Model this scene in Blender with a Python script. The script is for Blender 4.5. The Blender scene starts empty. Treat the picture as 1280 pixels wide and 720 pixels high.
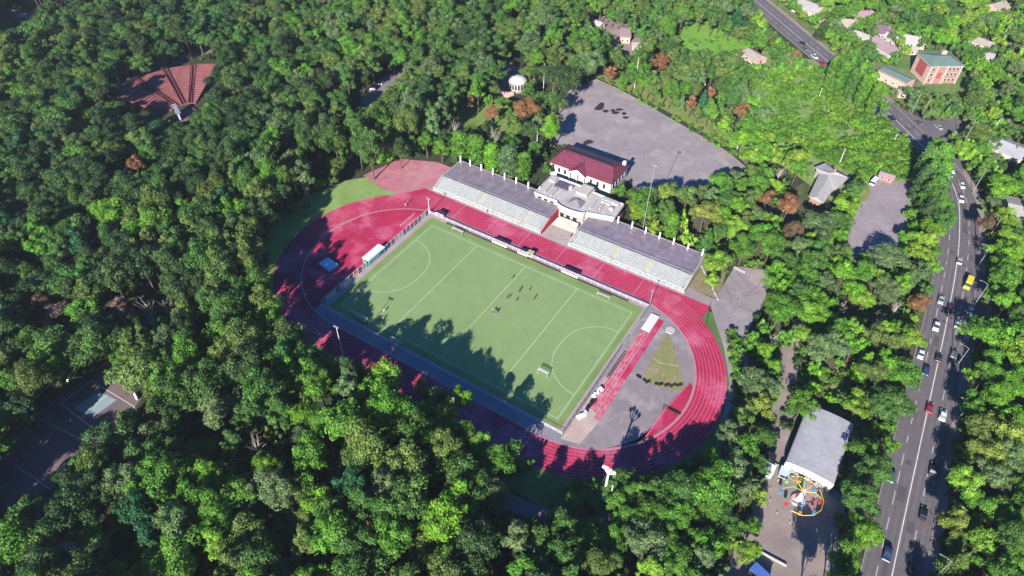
import bpy, bmesh, math, random
import numpy as np
from mathutils import Vector, Matrix, Euler
R_ = math.radians
random.seed(7)
S = bpy.context.scene
COL = S.collection

# ------------------------------------------------------------------ camera (a drone above the lower right wood)
CAM = np.array([98.635, -142.11, 181.72]); AZ, PIT, ROL, FPX = -0.5531, 0.77872, 0.01723, 853.0
_F = np.array([math.sin(AZ)*math.cos(PIT), math.cos(AZ)*math.cos(PIT), -math.sin(PIT)])
_r = np.array([math.cos(AZ), -math.sin(AZ), 0.0]); _u = np.cross(_r, _F)
_R = _r*math.cos(ROL)+_u*math.sin(ROL); _U = -_r*math.sin(ROL)+_u*math.cos(ROL)
def G(u, v, z=0.0):
    "world x, y of the ground point seen at (u, v) of the 1280x720 photograph, at height z"
    d = _F+_R*((u-640)/FPX)-_U*((v-360)/FPX)
    t = (z-CAM[2])/d[2]
    return (float(CAM[0]+t*d[0]), float(CAM[1]+t*d[1]))
def PX(x, y, z=0.0):
    d = np.array([x, y, z])-CAM; k = float(d@_F)
    return (640+FPX*float(d@_R)/k, 360-FPX*float(d@_U)/k, FPX/k)
cd = bpy.data.cameras.new('camera'); cam = bpy.data.objects.new('camera', cd); COL.objects.link(cam)
cd.sensor_width = 36; cd.lens = 36*FPX/1280; cd.clip_start = 1; cd.clip_end = 6000
M = Matrix(((_R[0], _U[0], -_F[0], CAM[0]), (_R[1], _U[1], -_F[1], CAM[1]), (_R[2], _U[2], -_F[2], CAM[2]), (0, 0, 0, 1)))
cam.matrix_world = M
S.camera = cam

# ------------------------------------------------------------------ light
SUN_EL, SUN_AZ = 27.0, 171.0        # azimuth clockwise from +y; shadows fall towards -9 degrees
w = bpy.data.worlds.new('World'); S.world = w; w.use_nodes = True
nt = w.node_tree; nt.nodes.clear()
out = nt.nodes.new('ShaderNodeOutputWorld'); bg = nt.nodes.new('ShaderNodeBackground'); sky = nt.nodes.new('ShaderNodeTexSky')
sky.sky_type = 'NISHITA'; sky.sun_disc = False; sky.sun_elevation = R_(SUN_EL); sky.sun_rotation = R_(SUN_AZ)
sky.air_density = 1.0; sky.dust_density = 0.3; sky.ozone_density = 3.0
hs = nt.nodes.new('ShaderNodeHueSaturation'); hs.inputs['Saturation'].default_value = 1.5; hs.inputs['Hue'].default_value = .51
nt.links.new(sky.outputs[0], hs.inputs['Color']); nt.links.new(hs.outputs[0], bg.inputs[0]); bg.inputs[1].default_value = 0.072
nt.links.new(bg.outputs[0], out.inputs[0])
ld = bpy.data.lights.new('sun', 'SUN'); ld.energy = 5.0; ld.angle = R_(0.53); ld.color = (1.0, 0.95, 0.87)
lo = bpy.data.objects.new('sun', ld); COL.objects.link(lo)
sd = Vector((math.sin(R_(SUN_AZ))*math.cos(R_(SUN_EL)), math.cos(R_(SUN_AZ))*math.cos(R_(SUN_EL)), math.sin(R_(SUN_EL))))
lo.rotation_euler = sd.to_track_quat('Z', 'Y').to_euler(); lo.location = (0, -200, 200)
S.view_settings.view_transform = 'Standard'; S.view_settings.look = 'None'; S.view_settings.exposure = 1.10; S.view_settings.gamma = 1.0
S.cycles.max_bounces = 5; S.cycles.diffuse_bounces = 2; S.cycles.glossy_bounces = 2; S.cycles.transmission_bounces = 3
S.cycles.transparent_max_bounces = 6; S.cycles.volume_bounces = 0; S.cycles.caustics_reflective = False; S.cycles.caustics_refractive = False
S.cycles.use_denoising = True

# ------------------------------------------------------------------ materials
MATS = {}
def mat(name, col, rough=0.8, var=0.0, scale=0.2, col2=None, scale2=None, var2=0.0, metal=0.0, alpha=1.0, spec=0.3, detail=6, lo_=0.35, hi_=0.65, col3=None, scale3=0.01):
    if name in MATS: return MATS[name]
    m = bpy.data.materials.new(name); m.use_nodes = True; n = m.node_tree.nodes; l = m.node_tree.links
    p = n['Principled BSDF']; p.inputs['Roughness'].default_value = rough; p.inputs['Metallic'].default_value = metal
    p.inputs['Specular IOR Level'].default_value = spec; p.inputs['Alpha'].default_value = alpha
    c4 = (*col, 1)
    p.inputs['Base Color'].default_value = c4
    if col2 or var or var2 or col3:
        g_ = n.new('ShaderNodeNewGeometry'); cur = None
        def noise(sc, det=detail):
            t = n.new('ShaderNodeTexNoise'); t.inputs['Scale'].default_value = sc; t.inputs['Detail'].default_value = det; t.inputs['Roughness'].default_value = 0.6
            l.new(g_.outputs['Position'], t.inputs['Vector']); return t
        rgb = n.new('ShaderNodeRGB'); rgb.outputs[0].default_value = c4; cur = rgb.outputs[0]
        def blend(cc, sc, a, b_, cur):
            t = noise(sc); mr = n.new('ShaderNodeMapRange'); mr.inputs['From Min'].default_value = a; mr.inputs['From Max'].default_value = b_
            l.new(t.outputs[0], mr.inputs[0]); mx = n.new('ShaderNodeMix'); mx.data_type = 'RGBA'
            l.new(mr.outputs[0], mx.inputs[0]); l.new(cur, mx.inputs[6]); mx.inputs[7].default_value = (*cc, 1); return mx.outputs[2]
        if col2: cur = blend(col2, scale, lo_, hi_, cur)
        if col3: cur = blend(col3, scale3, 0.5, 0.6, cur)
        for v_, sc in ((var, scale if not col2 else scale*4), (var2, scale2 or scale*9)):
            if v_:
                t = noise(sc, 4); mr = n.new('ShaderNodeMapRange'); mr.inputs['From Min'].default_value = .3; mr.inputs['From Max'].default_value = .7
                mr.inputs['To Min'].default_value = 1-v_; mr.inputs['To Max'].default_value = 1+v_
                l.new(t.outputs[0], mr.inputs[0]); vm = n.new('ShaderNodeVectorMath'); vm.operation = 'SCALE'
                l.new(cur, vm.inputs[0]); l.new(mr.outputs[0], vm.inputs['Scale']); cur = vm.outputs[0]
        l.new(cur, p.inputs['Base Color'])
    MATS[name] = m; return m

def leafmat(name, instancer=True):
    m = bpy.data.materials.new(name); m.use_nodes = True; n = m.node_tree.nodes; l = m.node_tree.links
    p = n['Principled BSDF']; p.inputs['Roughness'].default_value = 0.55; p.inputs['Specular IOR Level'].default_value = 0.25
    a = n.new('ShaderNodeAttribute'); a.attribute_type = 'INSTANCER'; a.attribute_name = 'tint'
    g_ = n.new('ShaderNodeNewGeometry')
    t = n.new('ShaderNodeTexNoise'); t.inputs['Scale'].default_value = 0.45; t.inputs['Detail'].default_value = 3
    l.new(g_.outputs['Position'], t.inputs['Vector'])
    mr = n.new('ShaderNodeMapRange'); mr.inputs['From Min'].default_value = .3; mr.inputs['From Max'].default_value = .7; mr.inputs['To Min'].default_value = .62; mr.inputs['To Max'].default_value = 1.35
    l.new(t.outputs[0], mr.inputs[0])
    sh = n.new('ShaderNodeAttribute'); sh.attribute_name = 'leaf'
    mr2 = n.new('ShaderNodeMath'); mr2.operation = 'MULTIPLY'; l.new(mr.outputs[0], mr2.inputs[0]); l.new(sh.outputs['Fac'], mr2.inputs[1])
    vm = n.new('ShaderNodeVectorMath'); vm.operation = 'SCALE'; l.new(a.outputs['Color'], vm.inputs[0]); l.new(mr2.outputs[0], vm.inputs['Scale'])
    l.new(vm.outputs[0], p.inputs['Base Color'])
    tr = n.new('ShaderNodeBsdfTranslucent'); hs = n.new('ShaderNodeHueSaturation'); hs.inputs['Hue'].default_value = .485; hs.inputs['Saturation'].default_value = 1.15; hs.inputs['Value'].default_value = 1.2
    l.new(vm.outputs[0], hs.inputs['Color']); l.new(hs.outputs[0], tr.inputs[0])
    mx = n.new('ShaderNodeMixShader'); mx.inputs[0].default_value = .22
    l.new(p.outputs[0], mx.inputs[1]); l.new(tr.outputs[0], mx.inputs[2]); l.new(mx.outputs[0], n['Material Output'].inputs[0])
    return m
LEAF = leafmat('foliage')
BARK = mat('bark', (.10, .08, .06), .9, .3, 2.0)
PALEBARK = mat('pale bark', (.36, .32, .28), .9, .2, 2.0)
WHITE = mat('white paint', (.74, .74, .72), .6, .06, 1.5)
GREYM = mat('galvanised metal', (.34, .35, .36), .5, .1, 1.0, metal=.3)
DARK = mat('dark plastic', (.02, .018, .03), .5)
GLASS = mat('dark glass', (.02, .03, .045), .08, spec=.9)
RUBBER = mat('rubber', (.015, .015, .015), .9)
CONC = mat('pale concrete', (.42, .41, .37), .9, .14, .5, var2=.08)
ASPH = mat('lavender grey asphalt', (.285, .24, .25), .92, .10, .03, col2=(.235, .20, .215), var2=.09, col3=(.31, .26, .265), scale3=.09)
ROAD = mat('road asphalt', (.145, .125, .138), .9, .12, .06, col2=(.115, .10, .112), var2=.08)
PAVE = mat('pinkish paving', (.33, .26, .27), .9, .12, .2, var2=.1)
DUST = mat('dusty ground', (.30, .24, .22), .95, .14, .12, col2=(.20, .16, .15), var2=.1)

# ------------------------------------------------------------------ mesh helper
class MB:
    def __init__(s): s.v = []; s.f = []
    def quad(s, a, b, c, d):
        k = len(s.v); s.v += [a, b, c, d]; s.f.append((k, k+1, k+2, k+3)); return s
    def prism(s, poly, z0, z1, cap=True):
        a = sum(poly[i][0]*poly[(i+1) % len(poly)][1]-poly[(i+1) % len(poly)][0]*poly[i][1] for i in range(len(poly)))
        if a < 0: poly = poly[::-1]
        k = len(s.v); n = len(poly)
        s.v += [(x, y, z0) for x, y in poly]+[(x, y, z1) for x, y in poly]
        for i in range(n): j = (i+1) % n; s.f.append((k+i, k+j, k+n+j, k+n+i))
        if cap: s.f.append(tuple(k+n+i for i in range(n))); s.f.append(tuple(k+i for i in range(n-1, -1, -1)))
        return s
    def box(s, x0, y0, z0, x1, y1, z1): return s.prism([(x0, y0), (x1, y0), (x1, y1), (x0, y1)], z0, z1)
    def obox(s, cx, cy, z0, lx, ly, h, a=0.0):
        c, n = math.cos(a), math.sin(a)
        return s.prism([(cx+x*c-y*n, cy+x*n+y*c) for x, y in ((-lx/2, -ly/2), (lx/2, -ly/2), (lx/2, ly/2), (-lx/2, ly/2))], z0, z0+h)
    def tube(s, pts, rad, n=6, cap=True):
        pts = [Vector(p) for p in pts]; k0 = len(s.v); m = len(pts)
        rad = rad if isinstance(rad, (list, tuple)) else [rad]*m
        for i, p in enumerate(pts):
            t = (pts[min(i+1, m-1)]-pts[max(i-1, 0)]).normalized()
            a = t.cross(Vector((0, 0, 1))) if abs(t.z) < .95 else t.cross(Vector((1, 0, 0))); a.normalize(); b = t.cross(a)
            for j in range(n):
                q = 2*math.pi*j/n; s.v.append(tuple(p+a*math.cos(q)*rad[i]+b*math.sin(q)*rad[i]))
        for i in range(m-1):
            for j in range(n):
                j2 = (j+1) % n; s.f.append((k0+i*n+j, k0+i*n+j2, k0+(i+1)*n+j2, k0+(i+1)*n+j))
        if cap: s.f.append(tuple(k0+j for j in range(n-1, -1, -1))); s.f.append(tuple(k0+(m-1)*n+j for j in range(n)))
        return s
    def bar(s, a, b, r=.05, n=4): return s.tube([a, b], r, n)
    def flat(s, poly, z):
        k = len(s.v); a = sum(poly[i][0]*poly[(i+1) % len(poly)][1]-poly[(i+1) % len(poly)][0]*poly[i][1] for i in range(len(poly)))
        if a < 0: poly = poly[::-1]
        s.v += [(x, y, z) for x, y in poly]; s.f.append(tuple(range(k, k+len(poly)))); return s
    def strip(s, pts, wid, z):
        "flat ribbon along a polyline"
        L, Rr = offset(pts, wid/2), offset(pts, -wid/2); k = len(s.v); n = len(pts)
        for a, b in zip(L, Rr): s.v += [(a[0], a[1], z), (b[0], b[1], z)]
        for i in range(n-1): s.f.append((k+2*i, k+2*i+1, k+2*i+3, k+2*i+2))
        return s
    def mesh(s, name, m=None):
        me = bpy.data.meshes.new(name); me.from_pydata(s.v, [], s.f); me.update()
        if m: me.materials.append(m)
        return me
    def build(s, name, m, parent=None, smooth=False):
        off = Vector((0, 0, 0)); pp = parent
        while pp: off = off+pp.location; pp = pp.parent
        if parent and tuple(off) != (0, 0, 0): s.v = [(x-off.x, y-off.y, z-off.z) for x, y, z in s.v]
        me = s.mesh(name, m)
        if smooth:
            for p in me.polygons: p.use_smooth = True
        o = bpy.data.objects.new(name, me); COL.objects.link(o)
        if parent: o.parent = parent
        return o
def offset(pts, d):
    o = []
    for i in range(len(pts)):
        a, b = pts[max(i-1, 0)], pts[min(i+1, len(pts)-1)]; dx, dy = b[0]-a[0], b[1]-a[1]; L = math.hypot(dx, dy) or 1
        o.append((pts[i][0]-dy/L*d, pts[i][1]+dx/L*d))
    return o
def spline(pts, k=8):
    o = []; P = [pts[0]]+list(pts)+[pts[-1]]
    for i in range(1, len(P)-2):
        for j in range(k):
            t = j/k; o.append(tuple(.5*(2*P[i][c]+(P[i+1][c]-P[i-1][c])*t+(2*P[i-1][c]-5*P[i][c]+4*P[i+1][c]-P[i+2][c])*t*t+(3*P[i][c]-P[i-1][c]-3*P[i+1][c]+P[i+2][c])*t**3) for c in range(2)))
    return o+[tuple(pts[-1][:2])]
def tag(o, label=None, cat=None, group=None, kind=None):
    if label: o['label'] = label
    if cat: o['category'] = cat
    if group: o['group'] = group
    if kind: o['kind'] = kind
    return o
def thing(name, label, cat, loc, rz=0.0, group=None):
    o = bpy.data.objects.new(name, None); COL.objects.link(o); o.empty_display_size = .5
    o.location = (loc[0], loc[1], loc[2] if len(loc) > 2 else 0); o.rotation_euler = (0, 0, rz)
    o.matrix_world = Matrix.Translation(o.location) @ Matrix.Rotation(rz, 4, 'Z')
    return tag(o, label, cat, group)
def local(mb, name, m, parent, smooth=False):
    "part built in the thing's own coordinates"
    me = mb.mesh(name, m)
    if smooth:
        for p in me.polygons: p.use_smooth = True
    o = bpy.data.objects.new(name, me); COL.objects.link(o); o.parent = parent; return o
def dup(root, loc, rz=0.0, label=None):
    r = root.copy(); COL.objects.link(r); r.location = (loc[0], loc[1], loc[2] if len(loc) > 2 else 0); r.rotation_euler = (0, 0, rz)
    if label: r['label'] = label
    for ch in list(root.children):
        c = ch.copy(); COL.objects.link(c); c.parent = r
        for g in ch.children:
            d = g.copy(); COL.objects.link(d); d.parent = c
    return r
def struct(mb, name, m, kind='structure'): o = mb.build(name, m); o['kind'] = kind; return o
def gp(*p): return [G(p[i], p[i+1]) for i in range(0, len(p), 2)]

# ------------------------------------------------------------------ SETTING: ground sheets
struct(MB().flat([(-1500, -1200), (1200, -1200), (1200, 1800), (-1500, 1800)], 0), 'ground',
       mat('woodland floor', (.032, .048, .018), .95, .25, .06, col2=(.046, .042, .024), var2=.2))
GRASS = mat('lawn grass', (.13, .21, .045), .95, .15, .12, col2=(.19, .23, .06), var2=.12)
struct(MB().flat(gp(940, 60, 1040, 80, 1110, 150, 1150, 190, 1190, 215, 1175, 300, 1085, 320, 1060, 310, 1050, 260, 990, 215, 940, 185, 905, 100), .02), 'meadow',
       mat('meadow grass', (.14, .25, .06), .95, .2, .05, col2=(.18, .27, .085), var2=.18, col3=(.20, .22, .09), scale3=.03))
struct(MB().flat(gp(830, 20, 900, 10, 960, 50, 945, 80, 880, 80, 845, 62), .02), 'lawn', mat('bright lawn', (.15, .30, .04), .95, .12, .1, var2=.1))
struct(MB().flat(gp(745, 96, 780, 112, 832, 138, 895, 175, 915, 186, 932, 205, 950, 195, 900, 150, 840, 118, 775, 88), .02), 'verge', GRASS)
struct(MB().flat(gp(560, 135, 590, 118, 650, 128, 655, 190, 610, 205, 560, 190), .02), 'grass_clearing', GRASS)
struct(MB().flat(gp(1018, 466, 1062, 455, 1066, 486, 1050, 500, 1020, 490), .02), 'dry_grass', mat('dry grass', (.20, .22, .07), .95, .2, .3, col2=(.28, .21, .12), var2=.15))
# stadium apron grass outside the left bend
def ring_poly(r, cx=42.5, n=48, cy=0.0):
    p = [(cx+r*math.sin(a), cy+r*math.cos(a)) for a in [math.pi*i/n for i in range(n+1)]]
    q = [(-cx-r*math.sin(a), cy-r*math.cos(a)) for a in [math.pi*i/n for i in range(n+1)]]
    return p+q
struct(MB().flat([(-70, 30), (-70, 38), (-91.7, 38.5), (-99, 30), (-104, 12), (-104, -8), (-100, -30), (-88, -42), (-60, -54), (-60, -30), (-80, 0)], .02), 'grass_bank', mat('bank grass', (.22, .32, .10), .95, .12, .1, col2=(.16, .24, .06), var2=.1))
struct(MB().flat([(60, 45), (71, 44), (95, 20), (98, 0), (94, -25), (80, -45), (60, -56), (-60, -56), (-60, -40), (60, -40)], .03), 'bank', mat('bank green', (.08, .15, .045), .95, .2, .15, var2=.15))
struct(MB().flat([(-93.5, 39), (-88, 58.5), (-72, 66), (-58, 66), (-58, 46), (-63, 44), (-71, 36.6), (-80, 36)], .05), 'apron', mat('worn pink paving', (.37, .12, .15), .95, .12, .06, col2=(.42, .19, .21), var2=.07))
struct(MB().flat([(58, 51.5), (58, 72), (66.5, 72), (68.6, 60), (68.6, 51.5)], .045), 'stand_verge', mat('rough verge', (.17, .17, .07), .95, .2, .2, col2=(.24, .18, .12), var2=.15))
struct(MB().flat([(58, 46.2), (58, 51.6), (69.2, 51), (70.5, 46)], .066), 'end_ramp', mat('ramp paving', (.26, .22, .22), .9, .1, .3))
# track
TRK = mat('track rubber', (.41, .020, .072), .85, .14, .07, col2=(.34, .016, .062), var2=.12, col3=(.46, .085, .16), scale3=.06)
struct(MB().flat([(-4.8, 47), (-4.8, 61), (7.8, 61), (7.8, 47)], .07), 'entrance_plaza', mat('entrance paving', (.33, .25, .25), .9, .15, .4, col2=(.38, .33, .30), var2=.1))
struct(MB().flat([(-62, 34), (-62, 48), (64, 48.6), (66, 34)], .06), 'gutter', mat('gutter paving', (.33, .25, .27), .95, .15, .3, var2=.1))
ri, ro = 36.0, 46.5
mb = MB(); A = ring_poly(ro); B = ring_poly(ri); n = len(A); k = len(mb.v)
mb.v += [(x, y, .09) for x, y in A]+[(x, y, .09) for x, y in B]
for i in range(n): j = (i+1) % n; mb.f.append((i, n+i, n+j, j))
mb.quad((40, 36.4, .105), (67.8, 36.4, .105), (69.3, 46.5, .105), (40, 46.5, .105))
mb.quad((-72, 36.2, .105), (-42, 35.8, .105), (-42, 46.5, .105), (-64, 46.5, .105))
struct(mb, 'running_track', TRK)
LN = mat('track line paint', (.58, .28, .35), .8, .12, .4)
mb = MB()
for i in range(9):
    r = ri+.25+i*1.22; P = ring_poly(r); P.append(P[0]); mb.strip(P, .075 if i else .2, .125)
    mb.strip([(42.5, r), (67.6+1.2*i/9, r)], .06, .131)
    if i > 0: mb.strip([(-42.5, r), (-63, r)], .06, .131)
for x in (-42, -25, -9, 8, 25, 42): mb.strip([(x, 36.2), (x, 46)], .16, .137)
for x in (-40, 10, 40, 42): mb.strip([(x, -36.2), (x, -46)], .2, .137)
struct(mb, 'track_lines', LN)
mb = MB(); P = ring_poly(ri-.15); P.append(P[0]); struct(mb.strip(P, .25, .14), 'inner_kerb', mat('kerb', (.30, .30, .30)))
# infield: left D red, right D asphalt, strips round the pitch
def half_disc(s, r, n=40): return [(s*(42.5+r*math.sin(a)), r*math.cos(a)) for a in [math.pi*i/n for i in range(n+1)]]
struct(MB().flat([(x, y) for x, y in half_disc(-1, 35.7)], .07), 'left_bend_infield', TRK)
struct(MB().flat([(x, y) for x, y in half_disc(1, 35.7)], .07), 'right_bend_infield', mat('worn infield asphalt', (.245, .205, .22), .92, .12, .05, col2=(.20, .17, .18), var2=.09, col3=(.28, .23, .235), scale3=.1))
struct(MB().box(-50.5, 33.0, 0, 49.7, 35.7, .082), 'far_paving', mat('lilac paving', (.25, .185, .25), .9, .12, .3, var2=.12))
struct(MB().box(-52.5, -35.8, 0, 50.5, -30, .082), 'near_paving', mat('near asphalt', (.22, .20, .235), .9, .12, .1, var2=.06))
struct(MB().box(-51.8, -31, 0, -42, 34, .094), 'left_paving', PAVE)
struct(MB().box(42, -31, 0, 49.7, 34, .094), 'right_paving', PAVE)
TURF = mat('artificial turf', (.205, .285, .115), .9, .06, .03, col2=(.18, .265, .10), var2=.05)
struct(MB().flat([(-49.3, -30.4), (48.4, -30.4), (48.4, 32), (-49.3, 32)], .12), 'turf', mat('turf runoff', (.165, .235, .075), .9, .12, .1, var2=.06))
struct(MB().flat([(-46.8, -28.6), (46.6, -28.6), (46.6, 28.9), (-46.8, 28.9)], .14), 'pitch', TURF)
PL = mat('pitch line paint', (.55, .62, .46), .8, .12, .5)
mb = MB(); zl = .16; wl = .14
for i in range(1, 23): mb.v += []
ms = MB()
for i in range(-11, 12): ms.strip([(i*4.05+.9, -28.5), (i*4.05+.9, 28.8)], .12, .148)
ms.flat([(-45.5, -2.4), (-42.6, -2.2), (-42.2, 2.1), (-45.5, 2.6)], .15); ms.flat([(45.5, -2.4), (42.6, -2.2), (42.2, 2.1), (45.5, 2.6)], .15)
struct(ms, 'turf_seams', mat('turf seam', (.185, .25, .11), .9, .1, .5))
for y in (-27.5, 27.5): mb.strip([(-45.7, y), (45.7, y)], wl, zl)
for i, x in enumerate((-45.7, -22.9, 0, 22.9, 45.7)): mb.strip([(x, -27.5), (x, 27.5)], wl, zl+.006)
for s in (-1, 1):
    c = [(s*(45.7-14.63*math.cos(a)), -1.83+14.63*math.sin(a)) for a in [math.pi*(-.5+i/24) for i in range(13)]]+[(s*(45.7-14.63*math.cos(a)), 1.83+14.63*math.sin(a)) for a in [math.pi*i/24 for i in range(13)]]
    mb.strip(c, wl, zl+.012)
struct(mb, 'pitch_lines', PL)
# right bend: long-jump runways, sand dust, throwing sector, inner steeple lane
struct(MB().flat([(50.2, -33.5), (56, -32), (57.5, -20), (54.5, -2), (50.6, -4)], .095), 'sandy_patch', mat('spilled sand', (.40, .31, .27), .95, .15, .15, var2=.12))
WORN = mat('worn runway rubber', (.46, .05, .11), .9, .15, .5, col2=(.44, .20, .23), var2=.15, lo_=.42, hi_=.6)
struct(MB().box(55.2, -2, 0, 57.3, 30.2, .112), 'runway', TRK); struct(MB().box(55.2, -21, 0, 57.3, -2.01, .112), 'faded_runway', WORN)
struct(MB().flat([(51.8, -18), (55.0, -19), (55.0, 21.6), (52.2, 21.4)], .104), 'worn_runway', WORN)
mb = MB()
for x in (52.6, 53.9, 55.1): mb.strip([(x, -15), (x, 20)], .14, .12)
struct(mb, 'runway_lines', LN)
struct(MB().flat([(60.3, 25.5), (61.2, 2.3), (66.5, 1.4), (71, 2.4), (75.6, 5.6), (61.3, 25.5)], .1), 'throwing_sector', mat('olive grass', (.20, .20, .075), .95, .15, .2, col2=(.30, .22, .17), var2=.12, lo_=.5, hi_=.75))
mb = MB(); mb.strip([(60.9, 12), (64, 11.3), (69.8, 13.6)], .12, .112); struct(mb, 'sector_line', PL)
Q = gp(862, 478, 853, 487, 845, 495, 832, 510, 820, 525, 808, 543, 800, 552); mb = MB(); nq_ = 30; row = []
for i in range(nq_+1):
    a = R_(77+(143-77)*i/nq_); s_ = i/nq_*(len(Q)-1); j = min(int(s_), len(Q)-2); f_ = s_-j
    row.append(((42.5+35.6*math.sin(a), 35.6*math.cos(a)), (Q[j][0]+(Q[j+1][0]-Q[j][0])*f_, Q[j][1]+(Q[j+1][1]-Q[j][1])*f_)))
for (a, b_), (c, d) in zip(row[:-1], row[1:]): mb.quad((*a, .104), (*c, .104), (*d, .104), (*b_, .104))
struct(mb, 'steeplechase_lane', TRK)
mb = MB(); mb.strip(gp(861, 480, 846, 496, 833, 511, 821, 526, 809, 544, 800, 553), .14, .12); struct(mb, 'steeplechase_line', LN)
# right-hand asphalt lots and paths
struct(MB().flat([(68.5, 47), (68.8, 60), (69, 73), (84, 79), (84.5, 60), (84.6, 45), (86.5, 30), (90, 20), (94, 8), (97, -12), (93, -18), (90, 0), (87, 16), (80, 30)], .05), 'asphalt_yard', ASPH)
struct(MB().strip(spline([(86, 30), (93, 10), (95, -14), (88, -34), (70, -54), (45, -60), (20, -58)]), 5, .06), 'path', mat('path asphalt', (.16, .14, .16), .9, .1, .1))
struct(MB().strip(spline([(101, 70), (100, 45), (103, 25), (107, 5), (110, -14), (111, -40), (112, -70)]), 6.5, .065), 'lane', DUST)
struct(MB().flat([(108, -7), (110.5, -8), (124.5, -4), (130, -6), (133, -30), (128, -60), (110, -60), (107, -20)], .055), 'plaza', DUST)
struct(MB().flat(gp(745, 99, 770, 110, 800, 126, 830, 144, 860, 161, 890, 178, 912, 192, 934, 211, 915, 222, 870, 250, 800, 240, 770, 215, 715, 182, 690, 180, 700, 130, 712, 112), .04), 'parking_lot', ASPH)
rq0 = random.Random(9)
PK = gp(745, 99, 770, 110, 800, 126, 830, 144, 860, 161, 890, 178, 912, 192, 934, 211)
mb = MB(); A_, B_ = offset(PK, -.15), offset(PK, .15)
for i in range(len(PK)-1): mb.prism([A_[i], A_[i+1], B_[i+1], B_[i]], 0, .16)
struct(mb, 'parking_kerb', mat('kerb stone', (.24, .22, .22)))
PUD = mat('wet patch', (.035, .028, .028), .35, spec=.5)
mb = MB()
for cx, cy, sx, sy in ((748, 135, 5, 3), (752, 132, 4, 4), (757, 139, 4, 2), (769, 141, 5, 2), (774, 137, 5, 1.6), (780, 142, 3, 2), (782, 147, 4, 1.6), (766, 138, 3, 1.6)):
    mb.flat([G(cx+sx*math.cos(t)*(1+.3*math.sin(3*t+cx)), cy+sy*math.sin(t)) for t in [i*.5236 for i in range(12)]], .05+.004*len(mb.f))
struct(mb, 'wet_patch', PUD)
mb = MB()      # tar-filled cracks and repairs of the parking lot and yard
for i in range(26):
    if i < 17: x, y = rq0.uniform(-42, 40), 0; y = 118+rq0.uniform(0, 50)-abs(x)*.1
    else: x, y = rq0.uniform(70, 82), rq0.uniform(48, 72)
    if i < 17 and not (y > 108+max(0, x+20)*.42 and y < 172-.42*(x+40)): continue
    a = rq0.uniform(0, 3.1); pts = [(x, y)]
    for _ in range(7): a += rq0.uniform(-.5, .5); pts.append((pts[-1][0]+math.cos(a)*2, pts[-1][1]+math.sin(a)*2))
    mb.strip(pts, .16, .12+.0005*i)
struct(mb, 'asphalt_cracks', mat('crack tar', (.14, .12, .13), .9))
struct(MB().flat([(102.5, 163), (116.8, 172.5), (119.3, 155.7), (122, 132), (117, 104), (103, 104), (99.8, 119), (98.8, 140), (104, 147)], .05), 'concrete_yard', mat('concrete slabs', (.30, .25, .27), .9, .15, .08, col2=(.24, .20, .22), var2=.1))
struct(MB().strip(spline(gp(60, 135, 110, 120, 150, 106, 190, 90, 230, 72, 262, 62)), 8, .05), 'park_path', mat('park path paving', (.20, .17, .19), .9, .15, .1))
struct(MB().strip(spline(gp(0, 12, 40, 20, 90, 12, 130, -5)), 7, .05), 'forest_road', MATS['park path paving'])
struct(MB().strip(spline(gp(415, 190, 450, 165, 462, 130, 480, 105, 520, 80)), 10, .05), 'park_alley', MATS['park path paving'])
struct(MB().flat(gp(608, 90, 640, 78, 665, 100, 640, 120, 612, 122), .05), 'small_plaza', MATS['park path paving'])
struct(MB().flat(gp(735, 30, 790, 0, 815, -10, 800, 60, 785, 85, 770, 70), .05), 'works_yard', DUST)
struct(MB().flat(gp(124, 458, 178, 497, 130, 560, 110, 630, 60, 680, -20, 700, -40, 580, 48, 515), .05), 'sports_ground', mat('dark court asphalt', (.17, .12, .125), .9, .12, .06, col2=(.13, .10, .11)))
struct(MB().flat([(-85.4, -99.4), (-77.3, -98.4), (-77.6, -106.6), (-85.8, -107.8)], .07), 'court', mat('blue grey court', (.24, .30, .33), .9, .08, .3))
mb = MB()
for a, b in (((-91, -98), (-70, -97)), ((-91, -109), (-70, -109)), ((-91, -98), (-91, -109)), ((-70, -97), (-70, -109)), ((-81.4, -98.8), (-81.7, -107.2))): mb.strip([a, b], .22, .09+.004*len(mb.f))
for a, b in (((-66, -110), (-60, -130)), ((-92, -116), (-70, -113)), ((-92, -130), (-60, -128))): mb.strip([a, b], .18, .09+.004*len(mb.f))
struct(mb, 'court_lines', PL)

# roads
struct(MB().flat(gp(930, -60, 1500, -60, 1500, 240, 1300, 260, 1240, 235, 1205, 160, 1110, 122, 1040, 72, 960, 0), .012), 'gardens', mat('garden grass', (.085, .155, .035), .95, .2, .06, col2=(.13, .19, .05), var2=.2, col3=(.17, .15, .09), scale3=.04))
struct(MB().flat([(86, -60), (88, 20), (78, 76), (62, 78), (20, 82), (62, 110), (100, 200), (137, 140), (137, -60)], .012), 'right_undergrowth', mat('park undergrowth', (.055, .085, .025), .95, .25, .08, col2=(.10, .085, .05), var2=.2))
struct(MB().flat([(153, -90), (153, 130), (150, 175), (135, 210), (200, 300), (320, 300), (320, -90)], .012), 'roadside_undergrowth', MATS['park undergrowth'])
struct(MB().flat(gp(1109, 124, 1137, 141, 1160, 151, 1215, 150, 1214, 161, 1190, 164, 1172, 172, 1152, 202, 1106, 155), .136), 'junction', ROAD)
RD = [(146.5, -90), (146, -40), (145.6, -18), (145.2, 10), (144.6, 54), (144.2, 84), (143, 120), (141, 145), (137.5, 168), (130.5, 187), (120, 202), (106, 219), (92, 235), (76, 252), (57, 270), (28, 298), (-4, 330), (-40, 362)]
RD = spline(RD, 6)
struct(MB().strip(offset(RD, -1.6), 17.0, .05), 'pavement', mat('road verge paving', (.27, .205, .20), .9, .15, .1, var2=.12))
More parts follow.
